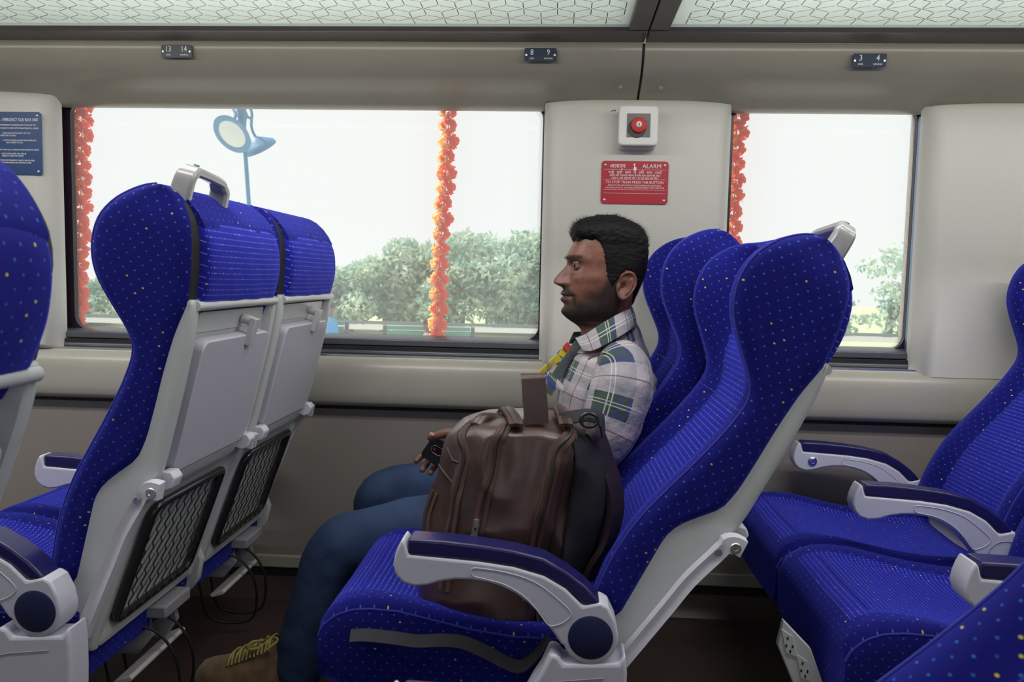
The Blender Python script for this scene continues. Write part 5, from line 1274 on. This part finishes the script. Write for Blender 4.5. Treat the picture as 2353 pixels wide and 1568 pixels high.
# people on the platform
def far_person(px, pyhead, Y, label, top, trouser, sitting, face=1, hh=1.0):
    h = at(px, pyhead, Y); e = empty('person', (h.x, Y, GZ)); tag(e, label, 'person', 'people on the platform')
    H = h.z-GZ; z = lambda v: v
    def L(v): return Vector(v)
    sk = MB(); hd = []
    for k in range(11):
        a = PI*k/10; r = .085*math.sin(a)+.0005; hd.append([(r*math.cos(t_)*1.1, r*math.sin(t_), H-.11+.12*math.cos(a)) for t_ in [2*PI*j/16 for j in range(16)]])
    sk.loft(hd)
    r_, _ = limb([L((0, 0, H-.15)), L((0, .01, H-.26)), L((0, .01, H-.5))], [.05, .055, .09], n=14); sk.loft(r_)
    for s in (-1, 1):
        r_, _ = limb([L((-face*.0, s*.19, H-.34)), L((face*.05, s*.22, H-.60)), L((face*.25, s*.14, H-.68)), L((face*.36, s*.08, H-.66))], [.045, .04, .032, .03], n=10); sk.loft(r_)
    sk.build('body', M['skin'], e, smooth=80)
    cb_ = MB(); r_, _ = limb([L((0, 0, H-.24)), L((0, 0, H-.34)), L((0, 0, H-.5)), L((-face*.02, 0, H-.75)), L((-face*.02, 0, H-.85))], [.08, .17, .19, .17, .17], n=20, wr=.012); cb_.loft([[Vector((p.x*.75, p.y*1.1, p.z)) for p in r] for r in r_])
    for s in (-1, 1):
        r_, _ = limb([L((0, s*.17, H-.31)), L((face*.03, s*.22, H-.48)), L((face*.06, s*.22, H-.60))], [.06, .06, .055], n=12); cb_.loft(r_)
    cb_.build('shirt', top, e, smooth=80)
    tb = MB()
    for s in (-1, 1):
        P_ = [L((0, s*.1, H-.80)), L((face*.22, s*.11, H-.80)), L((face*.42, s*.12, H-.80)), L((face*.45, s*.12, (H-.80)*.5)), L((face*.42, s*.12, .08))] if sitting else [L((0, s*.09, H-.78)), L((0, s*.11, (H-.8)*.55)), L((-.02, s*.12, .06))]
        r_, _ = limb(P_, [.10, .095, .085, .07, .06] if sitting else [.11, .085, .065], n=14); tb.loft(r_)
    tb.build('trousers', trouser, e, smooth=80)
    hb_ = MB(); hr = [[(r*math.cos(t_)*1.15-face*.012, r*math.sin(t_)*1.08, H-.095+.118*c_) for t_ in [2*PI*j/14 for j in range(14)]] for r, c_ in [(.092*math.sin(PI*k/12)+.0004, math.cos(PI*k/12)) for k in range(7)]]; hb_.loft(hr); hb_.build('hair', M['hair'], e, smooth=80)
    sb_ = MB()
    for s in (-1, 1):
        x = face*.42 if sitting else -.02; sb_.loft([[(x-face*.08+face*.26*u, s*.12+.045*math.sin(PI*u)*sg, z_) for u, sg in ((0, 1), (.3, 1), (.7, 1), (1, 1), (.7, -1), (.3, -1))] for z_ in (0, .07)])
    sb_.build('shoes', M['iron'], e, smooth=40)
M['tealtop'] = mat('shirt_bright_blue', (.02, .28, .62), .8); M['whitet'] = mat('trousers_white', (.70, .70, .72), .8); M['greyt'] = mat('shirt_grey_blue', (.12, .20, .24), .8); M['mauve'] = mat('shirt_mauve', (.25, .20, .26), .8)
far_person(756, 694, 12.3, 'person in a bright blue top and white trousers sitting on the platform', M['tealtop'], M['whitet'], True, 1)
far_person(236, 697, 24, 'small standing person in grey blue behind the left garland', M['greyt'], M['greyt'], False, 1)
far_person(985, 731, 12.7, 'person in mauve sitting on the green bench below the middle garland', M['mauve'], M['iron'], True, -1)
# station lamp post
M['lampb'] = mat('lamp_post_blue', (.015, .16, .33), .45); M['lampw'] = mat('lamp_lens', (.50, .56, .54), .25)
LY = 10.0; base = at(572, 470, LY); topp = at(552, 225, LY)
lp_ = empty('lamp_post', (base.x+.02, LY, GZ)); tag(lp_, 'blue double headed station lamp post seen through the wide window', 'lamp post')
LI = Matrix.Translation(-Vector(lp_.location))
def lb2(o, par=None): return attach(o, par or lp_)
bx = base.x+.02
tilt = (topp.x-base.x)/(topp.z-base.z)
def pole_pt(z): return Vector((base.x+(z-base.z)*tilt, LY, z))
lb2(MB().tube([pole_pt(GZ), pole_pt(base.z), at(560, 300, LY)], .026, 14).build('pole', M['lampb'], None, smooth=80))
col_ = MB()
for pts, rr_ in (([at(558, 300, LY), at(557, 282, LY), at(557, 268, LY), at(555, 266, LY), at(555, 255, LY), at(554, 240, LY), at(552, 215, LY)], [.04, .05, .06, .085, .06, .07, .05]),): col_.tube(pts, rr_, 14)
lb2(col_.build('finial_column', M['lampb'], None, smooth=50))
def head_lamp(c, tiltv, r, face_lens):
    n = Vector(tiltv).normalized(); a = n.cross(Vector((0, 0, 1))).normalized(); b_ = n.cross(a); m_ = MB()
    prof = [(.02, .14), (.05, .13), (.10, .10), (.16, .06), (.22, .02), (r, -.01), (r+.01, -.02), (r-.01, -.025)]
    m_.loft([[c-n*(-h_)*1+n*0+a*(q*math.cos(t_))+b_*(q*math.sin(t_)) for t_ in [2*PI*k/32 for k in range(32)]] for q, h_ in prof], cap=(True, False))
    o = lb2(m_.build('lamp_head', M['lampb'], None, smooth=50))
    l_ = MB(); l_.loft([[c+n*h_+a*(q*math.cos(t_))+b_*(q*math.sin(t_)) for t_ in [2*PI*k/32 for k in range(32)]] for q, h_ in ((r-.01, -.024), (r-.07, -.018))], cap=(False, False)); lb2(l_.build('reflector_ring', M['lampb'], None, smooth=50), o)
    l_ = MB(); l_.loft([[c+n*h_+a*(q*math.cos(t_))+b_*(q*math.sin(t_)) for t_ in [2*PI*k/32 for k in range(32)]] for q, h_ in ((r-.065, -.018), (.08, -.035), (.01, -.045))], cap=(False, True)); lb2(l_.build('lens', M['lampw'], None, smooth=50), o)
head_lamp(at(535, 307, LY-.25), (.25, .75, .62), .25, True)
head_lamp(at(595, 338, LY+.35), (-.35, -.55, .90), .23, False)
br_ = MB()
for P_ in ([(553, 240, 0), (540, 232, -.06), (534, 245, -.12), (541, 262, -.18), (538, 278, -.22), (537, 290, -.22)], [(556, 245, 0), (572, 246, .1), (579, 262, .2), (577, 285, .28), (582, 305, .30), (590, 318, .30)], [(553, 225, 0), (548, 240, -.1), (552, 262, -.1)], [(560, 268, 0), (576, 272, .1), (578, 285, .25)]):
    br_.tube(cr([at(a, b_, LY+c_) for a, b_, c_ in P_], 5), .018, 8)
lb2(br_.build('scroll_bracket', M['lampb'], None, smooth=80))

# ================================================================= MARIGOLD GARLANDS outside the panes
M['petal'] = D.materials.new('marigold_petals'); M['petal'].use_nodes = True; t = NT(M['petal']); t.t.nodes.remove(t.b)
df = t.n('ShaderNodeBsdfDiffuse'); df.inputs[0].default_value = (.85, .085, .045, 1); tl_ = t.n('ShaderNodeBsdfTranslucent'); tl_.inputs[0].default_value = (1.0, .16, .06, 1)
mx = t.n('ShaderNodeMixShader'); mx.inputs[0].default_value = .5; t.l(df.outputs[0], mx.inputs[1]); t.l(tl_.outputs[0], mx.inputs[2]); t.l(mx.outputs[0], t.t.nodes['Material Output'].inputs[0])
M['petal_sunlit'] = D.materials.new('marigold_petals_sunlit'); M['petal_sunlit'].use_nodes = True; t = NT(M['petal_sunlit']); t.t.nodes.remove(t.b)
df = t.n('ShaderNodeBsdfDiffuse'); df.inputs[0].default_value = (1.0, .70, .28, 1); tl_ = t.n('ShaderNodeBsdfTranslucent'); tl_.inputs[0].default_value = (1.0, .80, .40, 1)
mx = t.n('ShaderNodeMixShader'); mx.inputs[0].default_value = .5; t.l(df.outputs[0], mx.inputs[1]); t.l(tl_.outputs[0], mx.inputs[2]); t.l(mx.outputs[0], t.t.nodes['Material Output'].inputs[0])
def flower_mesh(seed, r, yel):
    rd = random.Random(seed); b = MB()
    for k in range(200):
        v = Vector((rd.gauss(0, 1), rd.gauss(0, 1), rd.gauss(0, 1))).normalized(); a = v.cross(Vector((rd.gauss(0, 1), rd.gauss(0, 1), rd.gauss(0, 1)))).normalized(); c_ = v.cross(a)
        R1 = r*(.72+.34*rd.random()); w_ = r*.20; q = Vector((v.x, v.y, v.z*.80))*R1; q0 = Vector((v.x, v.y, v.z*.80))*R1*.45
        lft = v.x < -.15 and v.y > -.75  # left-hand petals coloured yellow to stand in for sunlight on them
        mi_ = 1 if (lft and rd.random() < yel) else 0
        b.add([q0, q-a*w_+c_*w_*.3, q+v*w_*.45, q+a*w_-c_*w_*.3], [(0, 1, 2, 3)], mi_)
    return b
FL = {}
for kind, (yel) in (('a', .95), ('b', .45)):
    for s in range(3): FL[kind, s] = None
def garland(pts, label, kind, y=2.62, n=18, r=.031):
    p0 = at(*pts[0], y); e = empty('marigold_garland', (p0.x, y, .80)); tag(e, label, 'garland', 'marigold garlands outside the windows')
    P = cr([at(a, b_, y) for a, b_ in pts], 20); zs = np.linspace(P[0].z+.06, P[-1].z-.02, n); rd = random.Random(len(label))
    for k, z in enumerate(zs):
        i = min(range(len(P)), key=lambda q: abs(P[q].z-z)); s = rd.randrange(3)
        if FL[kind, s] is None: o = flower_mesh(s+11, r, .95 if kind == 'a' else .8).build('flower', [M['petal'], M['petal_sunlit']], e, smooth=0); FL[kind, s] = o
        else: o = FL[kind, s].copy(); COL.objects.link(o); o.parent = e
        o.location = (P[i].x-p0.x+rd.uniform(-.005, .005), rd.uniform(-.004, .004), z-.80); o.rotation_euler = (rd.uniform(-.2, .2), rd.uniform(-.3, .3), rd.uniform(-.4, .4)); sc_ = rd.uniform(.92, 1.12); o.scale = (sc_, sc_, sc_*1.05)
    MB().tube([(P[i].x-p0.x, 0, P[i].z-.80) for i in range(0, len(P), 10)], .0015, 5).build('string', M['cable'], e, smooth=80)
garland([(191, 215), (188, 300), (187, 400), (183, 500), (181, 600), (179, 700), (175, 790)], 'red orange marigold garland at the left end of the wide window', 'b', n=20, r=.033)
garland([(1034, 225), (1030, 300), (1024, 400), (1020, 480), (1012, 570), (1008, 650), (1005, 720), (1002, 800)], 'red and yellow marigold garland hanging in the middle of the wide window', 'a', n=19, r=.032)
garland([(1694, 240), (1692, 320), (1690, 400), (1686, 480), (1682, 560), (1680, 650), (1676, 790)], 'orange marigold garland partly hidden by the pillar at the right window', 'b', n=18, r=.030)
